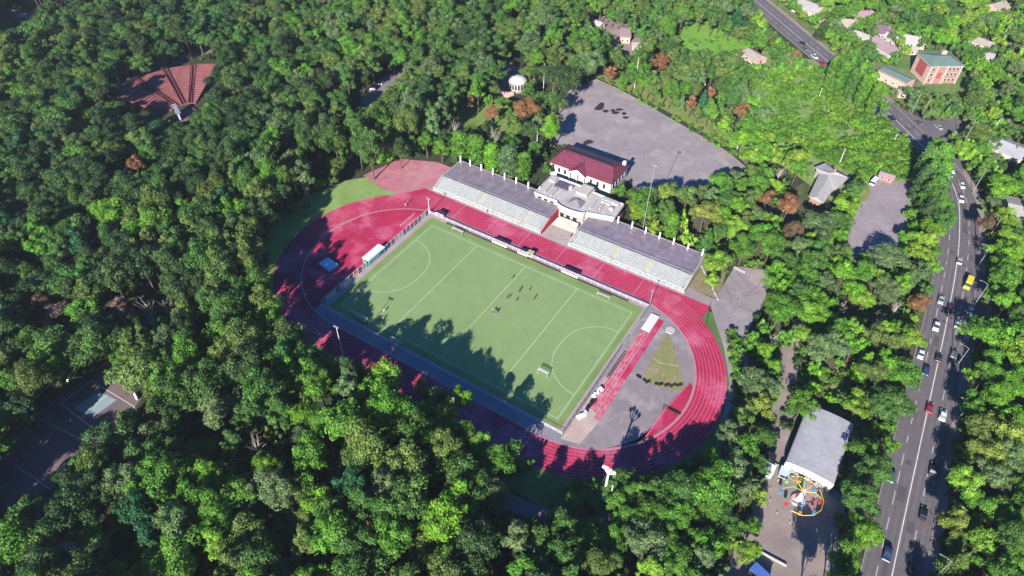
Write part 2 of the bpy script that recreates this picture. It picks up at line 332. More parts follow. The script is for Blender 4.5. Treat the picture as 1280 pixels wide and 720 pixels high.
struct(MB().strip(RD, 14.6, .16), 'road', ROAD)
struct(MB().flat([(150.5, 68), (156, 84), (157, 108), (151, 126), (149, 122), (149, 70)], .155), 'bus_bay', ROAD)
struct(MB().strip(spline([(122, 205), (128, 216), (136, 236), (152, 262), (185, 285)]), 11, .145), 'side_road', ROAD)
struct(MB().strip(spline([(133, 190), (131, 205), (127, 216)]), 8, .15), 'slip_road', ROAD)
mb = MB()
for d in (-6.3, -4.6, -2.7, -1.0, 1.0, 2.7, 4.6, 6.3): mb.strip(offset(RD, d), .6, .163)
struct(mb, 'tyre_tracks', mat('tyre worn asphalt', (.112, .098, .106), .85, .15, .1, var2=.1))
mb = MB(); rq = random.Random(4)
for i in range(26):
    j = rq.randrange(8, len(RD)-30); a_ = math.atan2(RD[j+1][1]-RD[j][1], RD[j+1][0]-RD[j][0]); o_ = offset(RD, rq.choice((-5, -2, 2, 5)))[j]; lx, ly = rq.uniform(2, 8), rq.uniform(1, 2.4); c, s = math.cos(a_), math.sin(a_)
    mb.flat([(o_[0]+x*c-y*s, o_[1]+x*s+y*c) for x, y in ((-lx/2, -ly/2), (lx/2, -ly/2), (lx/2, ly/2), (-lx/2, ly/2))], .1655+.0002*i)
struct(mb, 'asphalt_repairs', mat('newer asphalt', (.085, .075, .08), .9, .1, .3))
mb = MB(); mb.strip(RD, .3, .172)
for d in (-3.6, 3.7):
    O = offset(RD, d); acc = 0
    for a, b in zip(O[:-1], O[1:]):
        L = math.hypot(b[0]-a[0], b[1]-a[1]); m_ = max(1, int(L/2)); 
        for q in range(m_):
            if int((acc+q*L/m_)/4) % 2 == 0:
                f = lambda t: (a[0]+(b[0]-a[0])*t, a[1]+(b[1]-a[1])*t); mb.strip([f(q/m_), f((q+1)/m_)], .16, .172)
        acc += L
struct(mb, 'road_markings', mat('road paint', (.55, .53, .52), .8, .2, .5))
mb = MB()
for s in (-1, 1):
    O1, O2 = offset(RD, s*7.32), offset(RD, s*7.6)
    for i in range(len(RD)-1): mb.prism([O1[i], O1[i+1], O2[i+1], O2[i]], .04, .28)
struct(mb, 'kerb', mat('kerb stone', (.24, .22, .22)))

# thin summer air
hz = MB().box(-1000, -400, -1.0, 700, 900, 190); hz = hz.build('haze', None); hz['kind'] = 'stuff'
hm = bpy.data.materials.new('haze'); hm.use_nodes = True; hm.node_tree.nodes.clear()
ho = hm.node_tree.nodes.new('ShaderNodeOutputMaterial'); hv = hm.node_tree.nodes.new('ShaderNodeVolumePrincipled')
hv.inputs['Color'].default_value = (.80, .88, 1, 1); hv.inputs['Density'].default_value = 0.00009; hv.inputs['Anisotropy'].default_value = .2
hm.node_tree.links.new(hv.outputs[0], ho.inputs['Volume']); hz.data.materials.append(hm)

# ------------------------------------------------------------------ TREES
def crown_arrays(seed, H, R, base, nl, per, leaf, kind='round'):
    rg = np.random.RandomState(seed); Vs = []; Ls = []; C = []; zc = (H+base)/2; hz = (H-base)/2
    ph = rg.uniform(0, 6.28, 3)
    for i in range(nl):
        if kind == 'cone':
            t = (i+.5)/nl; z = base+(H-base)*t; rr = R*(1-t)**.8; a = i*2.4; c = np.array([math.cos(a)*rr*.62, math.sin(a)*rr*.62, z]); lr = max(.5, rr*.55+.25)
        elif kind == 'column':
            t = (i+.5)/nl; z = base+(H-base)*t; rr = R*math.sin(math.pi*min(1, t*.85+.12))**.6; a = i*2.4; c = np.array([math.cos(a)*rr*.5, math.sin(a)*rr*.5, z]); lr = R*rg.uniform(.45, .65)
        else:
            while True:
                d = rg.normal(size=3); d /= np.linalg.norm(d)
                if d[2] > -.45: break
            a = math.atan2(d[1], d[0]); ir = 1+.24*math.sin(2*a+ph[0])+.17*math.sin(3*a+ph[1])
            q = rg.uniform(.45, .86) if i > nl*.2 else rg.uniform(.1, .4)
            c = np.array([d[0]*R*q*ir, d[1]*R*q*ir, zc+d[2]*hz*q*1.02]); lr = R*rg.uniform(.16, .40)
        C.append(c); n = int(per*(lr/(R*.3))**1.6) if kind == 'round' else per
        d = rg.normal(size=(n, 3)); d /= np.linalg.norm(d, axis=1)[:, None]; d[:, 2] = np.where(d[:, 2] < -.5, -d[:, 2], d[:, 2])
        rad = lr*(.55+.5*rg.uniform(size=n)**.6); bump = 1+.22*np.sin(5*d[:, 0]+ph[0]+i)*np.sin(5*d[:, 1]+ph[1])*1.2
        P = c+d*(rad*bump)[:, None]*np.array([1, 1, .82])
        N = d+rg.normal(size=(n, 3))*.55+np.array([0, 0, .25]); N /= np.linalg.norm(N, axis=1)[:, None]
        t1 = np.cross(N, rg.normal(size=(n, 3))); t1 /= np.linalg.norm(t1, axis=1)[:, None]; t2 = np.cross(N, t1)
        s1 = (leaf*rg.uniform(.5, 1.15, n))[:, None]; s2 = s1*rg.uniform(.55, 1., n)[:, None]
        q4 = np.stack([P-t1*s1, P-t2*s2, P+t1*s1, P+t2*s2], 1); Vs.append(q4.reshape(-1, 3))
        Ls.append(np.repeat(rg.uniform(.8, 1.22)*rg.uniform(.82, 1.18, n), 4))
    return np.concatenate(Vs), np.concatenate(Ls), C
def leaf_mesh(name, V, L, mats_, extra=None):
    nq = len(V)//4; me = bpy.data.meshes.new(name); ev = extra.v if extra else []; ef = extra.f if extra else []
    me.vertices.add(len(V)+len(ev)); me.vertices.foreach_set('co', np.concatenate([V.ravel(), np.array(ev, float).ravel()]) if ev else V.ravel())
    idx = list(range(nq*4)); starts = list(range(0, nq*4, 4)); k = nq*4
    for f in ef: starts.append(len(idx)); idx += [i+k for i in f]
    me.loops.add(len(idx)); me.loops.foreach_set('vertex_index', idx)
    me.polygons.add(len(starts)); me.polygons.foreach_set('loop_start', starts)
    me.polygons.foreach_set('material_index', [0]*nq+[1]*len(ef))
    me.update(calc_edges=True); me.validate()
    at = me.attributes.new('leaf', 'FLOAT', 'POINT'); at.data.foreach_set('value', np.concatenate([L, np.ones(len(ev))]))
    for m in mats_: me.materials.append(m)
    return me
def trunk_mb(H, base, C, r, seed, twigs=0, lean=0.):
    rg = random.Random(seed); mb = MB(); top = Vector((lean*H*.3, 0, H*.72))
    pts = [Vector((0, 0, -.3)), Vector((rg.uniform(-.1, .1), rg.uniform(-.1, .1), base*.5)), Vector((rg.uniform(-.3, .3)+lean*base*.2, rg.uniform(-.3, .3), base)), top]
    mb.tube(pts, [r*1.25, r, r*.8, r*.25], 7)
    for c in C:
        c = Vector(c); z = base*.75+(c.z-base)*.45; z = max(base*.5, min(z, H*.65)); s = Vector((lean*z*.2, 0, z))
        mid = (s+c)/2+Vector((rg.uniform(-.3, .3), rg.uniform(-.3, .3), -.2)); mb.tube([s, mid, c], [r*.35, r*.22, r*.06], 4, False)
        for _ in range(twigs):
            d = Vector((rg.uniform(-1, 1), rg.uniform(-1, 1), rg.uniform(0, 1.2))).normalized()*rg.uniform(.8, 2.2); s2 = mid.lerp(c, rg.random())
            mb.tube([s2, s2+d], [r*.09, r*.03], 3, False)
    return mb
# variants: (kind, H, R, base, lobes, per, leaf)
VAR = []
def add_var(key, kind, seed, H, R, base, nl, per, leaf):
    V, L, C = crown_arrays(seed, H, R, base, nl, per, leaf, kind)
    tm = trunk_mb(H, base, C[::3] if kind == 'round' else [], .32*H/18, seed)
    VAR.append(dict(key=key, H=H, R=R, crown=leaf_mesh(key+' crown', V, L, [LEAF]), trunk=tm.mesh(key+' trunk', BARK), both=leaf_mesh(key+' tree', V, L, [LEAF, BARK], tm)))
for i in range(9): add_var('broadleaf', 'round', 10+i, 18, 6.0+.25*(i % 3), [6.5, 4.5, 7.5, 3.5][i % 4], [30, 40, 22, 36, 28, 48, 26, 18, 56][i], 270, .31)
for i in range(2): add_var('tall', 'round', 30+i, 20, 4.3, 5, 28, 270, .29)
add_var('conifer', 'cone', 40, 18, 3.6, 2.2, 46, 110, .34)
add_var('poplar', 'column', 41, 20, 2.9, 2.5, 22, 230, .36)
add_var('small', 'round', 50, 8, 4.0, 1.6, 20, 170, .30)
add_var('small', 'round', 51, 6.5, 3.6, .8, 16, 190, .30)
VI = {}
for i, v in enumerate(VAR): VI.setdefault(v['key'], []).append(i)

TINT = dict(deep=(0.0365, 0.0769, 0.0242), dark=(0.0547, 0.1066, 0.0314), mid=(0.0736, 0.1648, 0.034), green=(0.0978, 0.2318, 0.028), bright=(0.1357, 0.309, 0.026), lime=(0.1898, 0.3296, 0.035), olive=(0.115, 0.1772, 0.04), grey=(0.1207, 0.1957, 0.072), yellow=(0.2012, 0.2626, 0.048), rust=(0.25, 0.125, 0.06), brown=(0.13, 0.085, 0.05), teal=(0.03, 0.118, 0.046), pink=(0.21, 0.14, 0.12))
TWORD = dict(deep='deep green', dark='dark green', mid='mid green', green='fresh green', bright='vivid green', lime='lime green', olive='olive green', grey='grey green',
             yellow='yellow green', rust='rusty brown', brown='brown leaved', teal='bluish green', pink='pinkish brown')
def zone(u, v):
    "which foliage colours grow where"
    if u < 330 and v < 450 and u+v < 620: return dict(deep=3, dark=5, mid=4, olive=2, green=.5, teal=.6)
    if u < 400 and v < 460: return dict(dark=4, mid=4, olive=2, green=1.5, grey=1)
    if u < 150: return dict(deep=3, dark=3, mid=2, green=2, olive=1)
    if v > 430 and u < 700: return dict(mid=3, green=4, bright=1.2, olive=2.4, grey=2.8, dark=1.6, teal=.5)
    if v > 540 and u < 1000: return dict(mid=3, green=4, grey=2, lime=1, bright=1, olive=1)
    if v < 200 and u < 700: return dict(mid=5, dark=2.2, olive=3.4, green=2.4, grey=2)
    if u < 940 and v < 140: return dict(mid=4, green=3, olive=3, grey=2.6, rust=.08)
    if v < 330: return dict(green=4, mid=2.5, bright=2, grey=2, olive=1.5, lime=2.0, rust=.06)
    return dict(green=4, bright=3, lime=2.4, mid=1.8, grey=2, olive=1, yellow=1.2)

def inpoly(x, y, P):
    c = False; j = len(P)-1
    for i in range(len(P)):
        if (P[i][1] > y) != (P[j][1] > y) and x < (P[j][0]-P[i][0])*(y-P[i][1])/(P[j][1]-P[i][1])+P[i][0]: c = not c
        j = i
    return c
def pl(*p): return [(p[i], p[i+1]) for i in range(0, len(p), 2)]
# what the photo shows uncovered
CLEAR = [
    pl(366, 372, 352, 335, 354, 300, 366, 278, 385, 258, 430, 223, 470, 206, 505, 198, 560, 203, 600, 209, 630, 220, 667, 232, 690, 216, 686, 203, 712, 178, 790, 210, 783, 235, 774, 262, 782, 277, 830, 295, 873, 316, 878, 345, 897, 378, 908, 410, 914, 450, 914, 490, 905, 525, 884, 560, 850, 580, 800, 590, 740, 588, 700, 592, 668, 586, 640, 566, 600, 540, 575, 522, 548, 490, 520, 474, 492, 450, 470, 440, 440, 446, 412, 452, 396, 430, 385, 400),
    pl(745, 99, 770, 110, 830, 144, 890, 178, 932, 208, 890, 226, 860, 232, 812, 236, 796, 212, 735, 184, 706, 176, 706, 128, 712, 112),
    pl(760, 106, 790, 112, 850, 140, 905, 172, 914, 184, 890, 176, 830, 142),
    pl(920, 338, 964, 344, 952, 362, 938, 390, 927, 420, 927, 450, 919, 427, 905, 407, 896, 392, 902, 368, 912, 350),
    pl(972, 502, 984, 500, 981, 560, 990, 590, 1028, 606, 1040, 640, 1032, 680, 1000, 715, 950, 715, 960, 672, 960, 600, 964, 560),
    pl(1018, 509, 1032, 513, 1066, 530, 1056, 556, 1030, 604, 984, 588, 1000, 545),
    pl(1030, 470, 1056, 464, 1056, 484, 1046, 492, 1032, 482),
    pl(1089, 227, 1136, 226, 1136, 252, 1131, 286, 1112, 292, 1085, 315, 1060, 310, 1062, 288, 1072, 252, 1087, 250),
    pl(1018, 203, 1030, 200, 1060, 220, 1042, 240, 1027, 252, 1012, 243, 1014, 215),
    pl(950, 100, 1040, 85, 1100, 150, 1143, 200, 1150, 225, 1136, 222, 1085, 222, 1062, 212, 1000, 186, 965, 150),
    pl(1100, 718, 1120, 655, 1106, 636, 1118, 608, 1126, 550, 1148, 523, 1152, 485, 1148, 452, 1166, 420, 1174, 385, 1186, 338, 1196, 290, 1196, 262, 1190, 240, 1188, 215, 1196, 216, 1214, 250, 1224, 300, 1236, 312, 1228, 345, 1226, 385, 1208, 440, 1202, 497, 1192, 560, 1176, 600, 1180, 650, 1176, 720),
    pl(1112, 126, 1137, 142, 1162, 152, 1215, 151, 1205, 160, 1180, 163, 1190, 185, 1180, 180, 1172, 165, 1158, 165, 1148, 192, 1136, 180, 1108, 152),
    pl(152, 128, 175, 111, 202, 96, 237, 84, 262, 84, 262, 110, 250, 135, 236, 150, 180, 150, 160, 142), pl(150, 103, 200, 90, 238, 68, 246, 72, 210, 94, 160, 112),
    pl(124, 464, 170, 496, 140, 520, 108, 550, 85, 590, 50, 625, 12, 630, 15, 575, 55, 525),
    pl(850, 42, 868, 30, 905, 40, 926, 48, 930, 60, 895, 64, 870, 58, 853, 58),
    pl(943, 0, 960, 0, 1010, 30, 1038, 60, 1034, 76, 1028, 82, 1000, 66, 968, 38),
    pl(1094, 84, 1111, 80, 1137, 92, 1147, 65, 1184, 62, 1206, 80, 1196, 96, 1160, 104, 1130, 106, 1118, 110, 1100, 108), pl(1078, 118, 1096, 96, 1108, 100, 1100, 122),
    pl(626, 110, 634, 76, 652, 76, 652, 112, 620, 124), pl(438, 118, 470, 104, 496, 84, 500, 95, 462, 132, 440, 135), pl(742, 26, 775, 30, 800, 55, 788, 70, 770, 50),
    pl(560, 160, 585, 138, 608, 140, 600, 152, 570, 165), pl(12, 0, 50, 2, 46, 20, 2, 40, 0, 20), pl(388, 240, 418, 232, 440, 205, 452, 196, 445, 222, 396, 262),
    pl(640, 600, 680, 596, 712, 612, 732, 622, 700, 640, 640, 648), pl(912, 385, 930, 430, 934, 452, 926, 500, 916, 470, 912, 420),
    pl(978, 448, 1000, 425, 996, 470, 985, 500, 975, 500), pl(0, 600, 25, 590, 18, 640, 0, 660),
    pl(930, 62, 960, 66, 958, 80, 932, 76),
]
for (u, v, a, b_) in [(1015, 10, 17, 10), (1060, 28, 10, 6), (1081, 16, 10, 5), (1104, 38, 12, 9), (1108, 58, 20, 10), (1140, 50, 12, 8), (1080, 44, 12, 6), (1245, 8, 12, 8), (1228, 52, 12, 6), (1264, 187, 16, 16), (1272, 262, 8, 14), (1276, 200, 6, 20), (1172, 88, 40, 18), (1238, 70, 10, 5)]:
    CLEAR.append([(u+.72*a*math.cos(t), v+.72*b_*math.sin(t)) for t in [i*math.pi/4 for i in range(8)]])
CBOX = [(min(p[0] for p in P), min(p[1] for p in P), max(p[0] for p in P), max(p[1] for p in P)) for P in CLEAR]
def covers(pts):
    for (u, v) in pts:
        for P, b_ in zip(CLEAR, CBOX):
            if b_[0] <= u <= b_[2] and b_[1] <= v <= b_[3] and inpoly(u, v, P): return True
    return False
SOLID = [[(-62, 40), (-62, 71), (62, 71), (62, 40)], [(-30, 60), (-30, 108), (22, 108), (22, 60)], [(108, -12), (108, 22), (129, 22), (129, -12)], [(74, 122), (74, 162), (96, 162), (96, 122)],
         [(98, 104), (98, 160), (118, 176), (124, 130), (119, 102)], gp(745, 99, 830, 144, 934, 211, 870, 240, 715, 182, 700, 130), [(108, -60), (108, 0), (126, 0), (134, -30), (128, -60)],
         [(68, 45), (68, 74), (85, 80), (86, 35)], [(-96, -94), (-70, -94), (-66, -112), (-90, -112)], [(-250, 15), (-250, 70), (-225, 78), (-195, 40), (-195, 18)], [(90, 255), (90, 300), (126, 300), (126, 255)]]
def blocked(x, y, r=0):
    e = math.hypot(max(0, abs(x)-42.5), y)
    if e < 49+min(r*.35, 3): return True
    for (a, b_) in RDS:
        if abs(a-x) < 14 and abs(b_-y) < 14 and math.hypot(a-x, b_-y) < 9.2: return True
    return any(inpoly(x, y, P) for P in SOLID)
RDS = [(RD[i][0]*(1-t)+RD[i+1][0]*t, RD[i][1]*(1-t)+RD[i+1][1]*t) for i in range(len(RD)-1) for t in (0, .5)]
rg = random.Random(11)
def clump(x, y, k):
    return math.sin(x*.071+k*1.7+1.3*math.sin(y*.043+k))*math.sin(y*.064-k*2.3+1.1*math.sin(x*.037))
def pick(wd, x=None, y=None):
    if x is not None: wd = {k_: v_*math.exp(1.0*clump(x, y, i)) for i, (k_, v_) in enumerate(wd.items())}
    t = rg.random()*sum(wd.values())
    for k_, v_ in wd.items():
        t -= v_
        if t <= 0: return k_
    return k_
TREES = []      # dict(x, y, s, vi, tint, key, u, v, pr)
def crown_px(x, y, H, R, conifer=False):
    c = PX(x, y, H*.62); pts = [c[:2]]; r = R*c[2]*.84
    for i in range(8): a = i*math.pi/4; pts.append((c[0]+r*math.cos(a), c[1]+r*math.sin(a)*.95))
    pts.append(PX(x, y, H*.97)[:2]); pts.append(PX(x, y, H*.35)[:2])
    return c, pts
GRID = {}
def put(x, y, key, R, H, tint, hand=False):
    vi = rg.choice(VI[key]); v = VAR[vi]; c, _ = crown_px(x, y, H, R)
    jit = rg.uniform(.85, 1.15); t = tuple(q*jit*rg.uniform(.93, 1.07) for q in TINT[tint])
    d = dict(x=x, y=y, sx=R/v['R'], sz=H/v['H'], vi=vi, tint=t, tn=tint, key=key, u=c[0], v=c[1], pr=R*c[2], R=R, H=H, hand=hand, rot=rg.uniform(0, 6.28))
    TREES.append(d); GRID.setdefault((int(x//12), int(y//12)), []).append(d)
def near(x, y, R, f=.72):
    gx, gy = int(x//12), int(y//12)
    for i in (-1, 0, 1):
        for j in (-1, 0, 1):
            for d in GRID.get((gx+i, gy+j), ()):
                if math.hypot(d['x']-x, d['y']-y) < f*(R+d['R']): return True
    return False
# trees that stand out in the photo: crown centre (u, v), crown radius in px, kind, colour, height; two unseen ones below the frame shade the plaza
HAND = [
 (474, 476, 30, 'broadleaf', 'bright', 22), (560, 515, 14, 'broadleaf', 'lime', 15), (578, 500, 13, 'broadleaf', 'bright', 14), (527, 487, 13, 'tall', 'olive', 15), (545, 500, 14, 'broadleaf', 'grey', 15),
 (140, 266, 22, 'broadleaf', 'bright', 18), (312, 350, 15, 'broadleaf', 'lime', 15), (275, 425, 18, 'broadleaf', 'bright', 16), (378, 520, 18, 'broadleaf', 'bright', 16), (262, 595, 20, 'broadleaf', 'bright', 18), (490, 675, 30, 'broadleaf', 'green', 20),
 (275, 520, 30, 'broadleaf', 'grey', 20), (445, 600, 26, 'broadleaf', 'teal', 19), (495, 585, 18, 'broadleaf', 'teal', 17), (445, 548, 16, 'tall', 'olive', 17), (375, 615, 20, 'broadleaf', 'olive', 16), (560, 580, 18, 'broadleaf', 'olive', 16),
 (887, 606, 34, 'broadleaf', 'green', 18), (935, 560, 18, 'broadleaf', 'green', 14), (945, 478, 24, 'broadleaf', 'grey', 14), (1003, 505, 20, 'broadleaf', 'green', 13), (775, 600, 20, 'broadleaf', 'mid', 13), (620, 620, 20, 'broadleaf', 'grey', 14), (712, 622, 10, 'small', 'green', 9), (661, 578, 8, 'small', 'green', 7),
 (482, 196, 10, 'small', 'bright', 8), (420, 208, 15, 'broadleaf', 'olive', 13), (400, 202, 9, 'tall', 'rust', 11), (362, 185, 9, 'tall', 'pink', 14), (55, 385, 16, 'broadleaf', 'brown', 14), (75, 392, 14, 'broadleaf', 'pink', 14), (150, 385, 12, 'tall', 'pink', 15), (172, 210, 12, 'broadleaf', 'rust', 16), (190, 515, 9, 'small', 'rust', 8),
 (655, 137, 16, 'broadleaf', 'rust', 15), (588, 128, 7, 'tall', 'rust', 13), (615, 140, 9, 'tall', 'rust', 15), (762, 92, 9, 'tall', 'rust', 11), (825, 78, 12, 'broadleaf', 'rust', 14), (864, 130, 7, 'tall', 'rust', 13), (888, 120, 8, 'tall', 'rust', 15), (927, 140, 11, 'broadleaf', 'rust', 13), (879, 127, 9, 'conifer', 'teal', 16),
 (690, 132, 14, 'broadleaf', 'mid', 18), (689, 163, 15, 'broadleaf', 'bright', 18), (693, 100, 30, 'broadleaf', 'dark', 18), (920, 25, 14, 'conifer', 'teal', 15), (1029, 35, 9, 'conifer', 'dark', 12),
 (806, 262, 10, 'tall', 'green', 15), (813, 248, 10, 'tall', 'mid', 15), (1042, 86, 7, 'poplar', 'green', 18), (1049, 80, 6, 'poplar', 'mid', 18), (1054, 93, 7, 'poplar', 'green', 18), (1062, 90, 6, 'poplar', 'green', 19), (1066, 102, 7, 'poplar', 'mid', 18), (1074, 98, 6, 'poplar', 'green', 19), (1079, 111, 7, 'poplar', 'green', 18), (1088, 108, 7, 'poplar', 'bright', 18), (1094, 120, 7, 'poplar', 'green', 18), (1102, 118, 7, 'broadleaf', 'green', 15), (1106, 133, 7, 'broadleaf', 'bright', 12), (1060, 78, 6, 'poplar', 'green', 17), (1072, 86, 6, 'poplar', 'mid', 17), (1170, 185, 12, 'broadleaf', 'green', 15), (1162, 222, 12, 'poplar', 'mid', 20), (1176, 258, 11, 'broadleaf', 'green', 14), (1176, 222, 11, 'poplar', 'green', 19), (1165, 262, 11, 'broadleaf', 'dark', 15), (1152, 228, 9, 'poplar', 'dark', 17),
 (985, 258, 14, 'broadleaf', 'rust', 14), (958, 250, 10, 'broadleaf', 'rust', 13), (990, 290, 11, 'broadleaf', 'brown', 13), (965, 275, 15, 'broadleaf', 'lime', 12), (1022, 280, 26, 'broadleaf', 'grey', 15), (1147, 380, 14, 'broadleaf', 'rust', 9), (1110, 325, 25, 'broadleaf', 'grey', 13), (1233, 280, 12, 'broadleaf', 'brown', 14), (1183, 275, 14, 'broadleaf', 'mid', 14), (1168, 240, 15, 'poplar', 'mid', 19), (1160, 205, 13, 'poplar', 'mid', 20), (1178, 200, 12, 'poplar', 'green', 18),
 (800, 250, 22, 'broadleaf', 'green', 15), (793, 264, 14, 'broadleaf', 'lime', 11), (832, 245, 17, 'broadleaf', 'yellow', 14), (858, 250, 17, 'broadleaf', 'olive', 15), (840, 280, 10, 'poplar', 'green', 12), (860, 297, 12, 'small', 'lime', 9), (819, 284, 8, 'small', 'lime', 8), (880, 270, 22, 'broadleaf', 'yellow', 15), (902, 232, 16, 'broadleaf', 'green', 13), (895, 330, 16, 'broadleaf', 'lime', 13), (930, 310, 18, 'broadleaf', 'green', 14),
 (960, 60, 0, '', '', 0), (685, 210, 8, 'small', 'mid', 9), (655, 205, 10, 'poplar', 'green', 14), (636, 200, 14, 'poplar', 'grey', 16), (615, 196, 11, 'poplar', 'bright', 15), (596, 186, 12, 'poplar', 'green', 15), (575, 180, 13, 'poplar', 'green', 15), (552, 186, 12, 'tall', 'green', 12), (533, 178, 13, 'tall', 'green', 13), (512, 180, 12, 'tall', 'mid', 13), (668, 188, 10, 'tall', 'mid', 14), (775, 238, 9, 'small', 'green', 9),
 (1170, 690, 0, '', '', 0), (1195, 655, 18, 'broadleaf', 'yellow', 14), (1205, 600, 22, 'broadleaf', 'lime', 14), (1240, 415, 34, 'broadleaf', 'bright', 16), (1255, 345, 24, 'broadleaf', 'green', 15), (1130, 470, 24, 'broadleaf', 'green', 14), (1080, 560, 20, 'broadleaf', 'green', 13), (1070, 620, 24, 'broadleaf', 'mid', 14), (1085, 665, 20, 'broadleaf', 'bright', 13), (1055, 700, 20, 'broadleaf', 'green', 17), (1045, 745, 24, 'broadleaf', 'green', 20), (1012, 772, 26, 'broadleaf', 'mid', 20), (940, 660, 14, 'broadleaf', 'green', 10), (935, 690, 14, 'broadleaf', 'lime', 10), (975, 390, 26, 'broadleaf', 'green', 15), (942, 425, 11, 'small', 'green', 8), (1000, 420, 12, 'broadleaf', 'lime', 12), (1150, 320, 18, 'broadleaf', 'lime', 12), (1255, 235, 22, 'broadleaf', 'bright', 14),
]
for (u, v, r, key, tn, H) in HAND:
    if not r: continue
    x, y = G(u, v, H*.62); pm = PX(x, y, H*.62)[2]; R = r/pm
    put(x, y, key, R, H, tn, True)
BARE = [(965, 425, 9, 'pale leafless tree beside the right-hand asphalt yard'), (1052, 384, 10, 'pale leafless tree among green crowns right of the asphalt yard'), (618, 172, 15, 'tall grey leafless tree in the clearing behind the grandstand'),
     (568, 160, 11, 'thin leafless tree at the left edge of the small grass clearing'), (185, 385, 15, 'tallest leafless grey tree in the dark left wood'), (150, 392, 12, 'leaning leafless tree beside a pinkish crown in the left wood'), (190, 400, 12, 'white barked leafless tree in the left wood'),
     (975, 215, 11, 'leafless grey tree left of the white L-shaped house'), (1095, 400, 9, 'small leafless tree in the green belt left of the road'), (372, 700, 10, 'leafless grey tree near the bottom edge of the wood'), (205, 380, 14, 'twin leafless tree right of the tallest grey one in the left wood'), (320, 560, 13, 'pale leafless tree in the big wood below the stadium, upper left one'), (505, 530, 14, 'white-branched leafless tree just below the big bright tree'), (60, 400, 13, 'leafless tree among brown crowns at the left'), (1120, 385, 9, 'small bare tree next to a rusty crown left of the road')]
HN = list(TREES)
for (u, v, H, lab) in BARE: x, y = G(u, v, H*.6); d = dict(u=u, v=v, x=x, y=y, R=1.5, pr=9, tn='bare'); HN.append(d); GRID.setdefault((int(x//12), int(y//12)), []).append(d)
# tall belt of trees along the near side of the stadium
for (x, y, H, R) in [(-98, -4, 21, 6), (-95, -17, 22, 6), (-88.5, -27, 23, 5.5), (-81, -35.5, 24, 6), (-73, -41, 23, 5.5), (-65, -46, 24, 6), (-57, -51, 23, 5.5), (-49, -55, 24, 6), (-41, -58, 23, 6), (-33, -63, 24, 6), (-25, -67, 23, 6), (-16, -66, 22, 5.5), (8, -63, 25, 6), (18, -64, 25, 6), (28, -62, 22, 5.5), (-90, -38, 24, 6.5), (-70, -54, 25, 7), (-54, -64, 25, 7), (-79, -49, 26, 7), (-88, -50, 26, 7), (-62, -60, 26, 7), (-45, -68, 26, 7), (-101, -25, 25, 6.5), (-37, -74, 27, 7), (-27, -77, 27, 7), (0, -73, 26, 7), (12, -75, 27, 7), (38, -67, 21, 6), (24, -74, 26, 7)]:
    c, pts = crown_px(x, y, H, R)
    if math.hypot(c[0]-474, c[1]-476) < 42: continue
    if covers(pts): R *= .78; c, pts = crown_px(x, y, H, R)
    if covers(pts) and not x < -80: y -= 2.5; H -= 1
    put(x, y, 'broadleaf', R, H, rg.choice(('dark', 'mid', 'green', 'olive', 'mid')))
def hides_hand(u, v, r, y):
    return any(abs(h['u']-u) < 60 and math.hypot(h['u']-u, h['v']-v) < (.85 if h['tn'] in ('rust', 'pink', 'brown', 'bare') else .62)*(h['pr']+r) for h in HN)
def fill(spacing, region, seed, chooser):
    r2 = random.Random(seed); x0, y0, x1, y1 = region; ny = int((y1-y0)/(spacing*.87)); nx = int((x1-x0)/spacing)
    for j in range(ny):
        for i in range(nx):
            x = x0+(i+.5*(j % 2)+r2.uniform(-.34, .34))*spacing; y = y0+(j+r2.uniform(-.34, .34))*spacing*.87
            if PX(x, y, 10)[2] < 1.1 or np.dot(np.array([x, y, 0])-CAM, _F) < 60: continue
            u, v, _ = PX(x, y, 8)
            if u < -170 or u > 1420 or v < -45 or v > 980: continue
            ch = chooser(u, v, r2)
            if not ch: continue
            key, R, H = ch
            for sc in (1, .8, .6):
                if near(x, y, R*sc, .56) or blocked(x, y, R*sc): continue
                c, pts = crown_px(x, y, H*sc, R*sc)
                if hides_hand(c[0], c[1], c[2]*R*sc, y) or covers(pts): continue
                put(x, y, key, R*sc, H*sc, pick(zone(c[0], c[1]), x, y)); break
def suburb(u, v): return u > 930 and v < 215 and not (u < 960 and v > 150)
def ch_forest(u, v, r):
    if suburb(u, v): return ('small', r.uniform(3, 5), r.uniform(6, 10)) if r.random() < .75 else ('broadleaf', r.uniform(4.5, 6), r.uniform(11, 14))
    big = 1.0 if (u < 700) else .84
    if u < 170 and v > 560: return ('broadleaf', r.uniform(5.5, 7.5), r.uniform(20, 23))
    x, y = G(u, v, 8); e = math.hypot(max(0, abs(x)-42.5), y)-47
    if e < 50 and ((y < 0 and x < 42) or x < -60): return ('tall', r.uniform(3.9, 5.2), r.uniform(22, 26)) if r.random() < .3 else ('broadleaf', r.uniform(5.2, 7.6), r.uniform(22, 27))
    if u < 760 and v < 430: return ('tall', r.uniform(4.4, 6.2), r.uniform(17, 22)) if r.random() < .3 else ('broadleaf', r.uniform(5.4, 8.6), r.uniform(15, 21))
    if v > 430 and u < 720: k = r.random(); return ('tall', r.uniform(3.6, 4.8), r.uniform(17, 21)) if k < .3 else ('broadleaf', r.uniform(4.8, 7.6), r.uniform(16, 22))
    if u < 940 and r.random() < .28: return ('tall', r.uniform(3.4, 4.6)*big, r.uniform(15, 20)*big)
    if r.random() < .02: return ('conifer', 3.4, 16*big)
    return ('broadleaf', r.uniform(4.6, 6.9)*big, r.uniform(14, 19)*big)
fill(7.0, (-520, -330, 420, 560), 3, ch_forest)
fill(6.2, (-520, -330, 420, 560), 4, lambda u, v, r: ('small', r.uniform(2.4, 3.4), r.uniform(6, 9)))
print('TREES', len(TREES), 'in frame', sum(0 < t['u'] < 1280 and 0 < t['v'] < 720 for t in TREES))

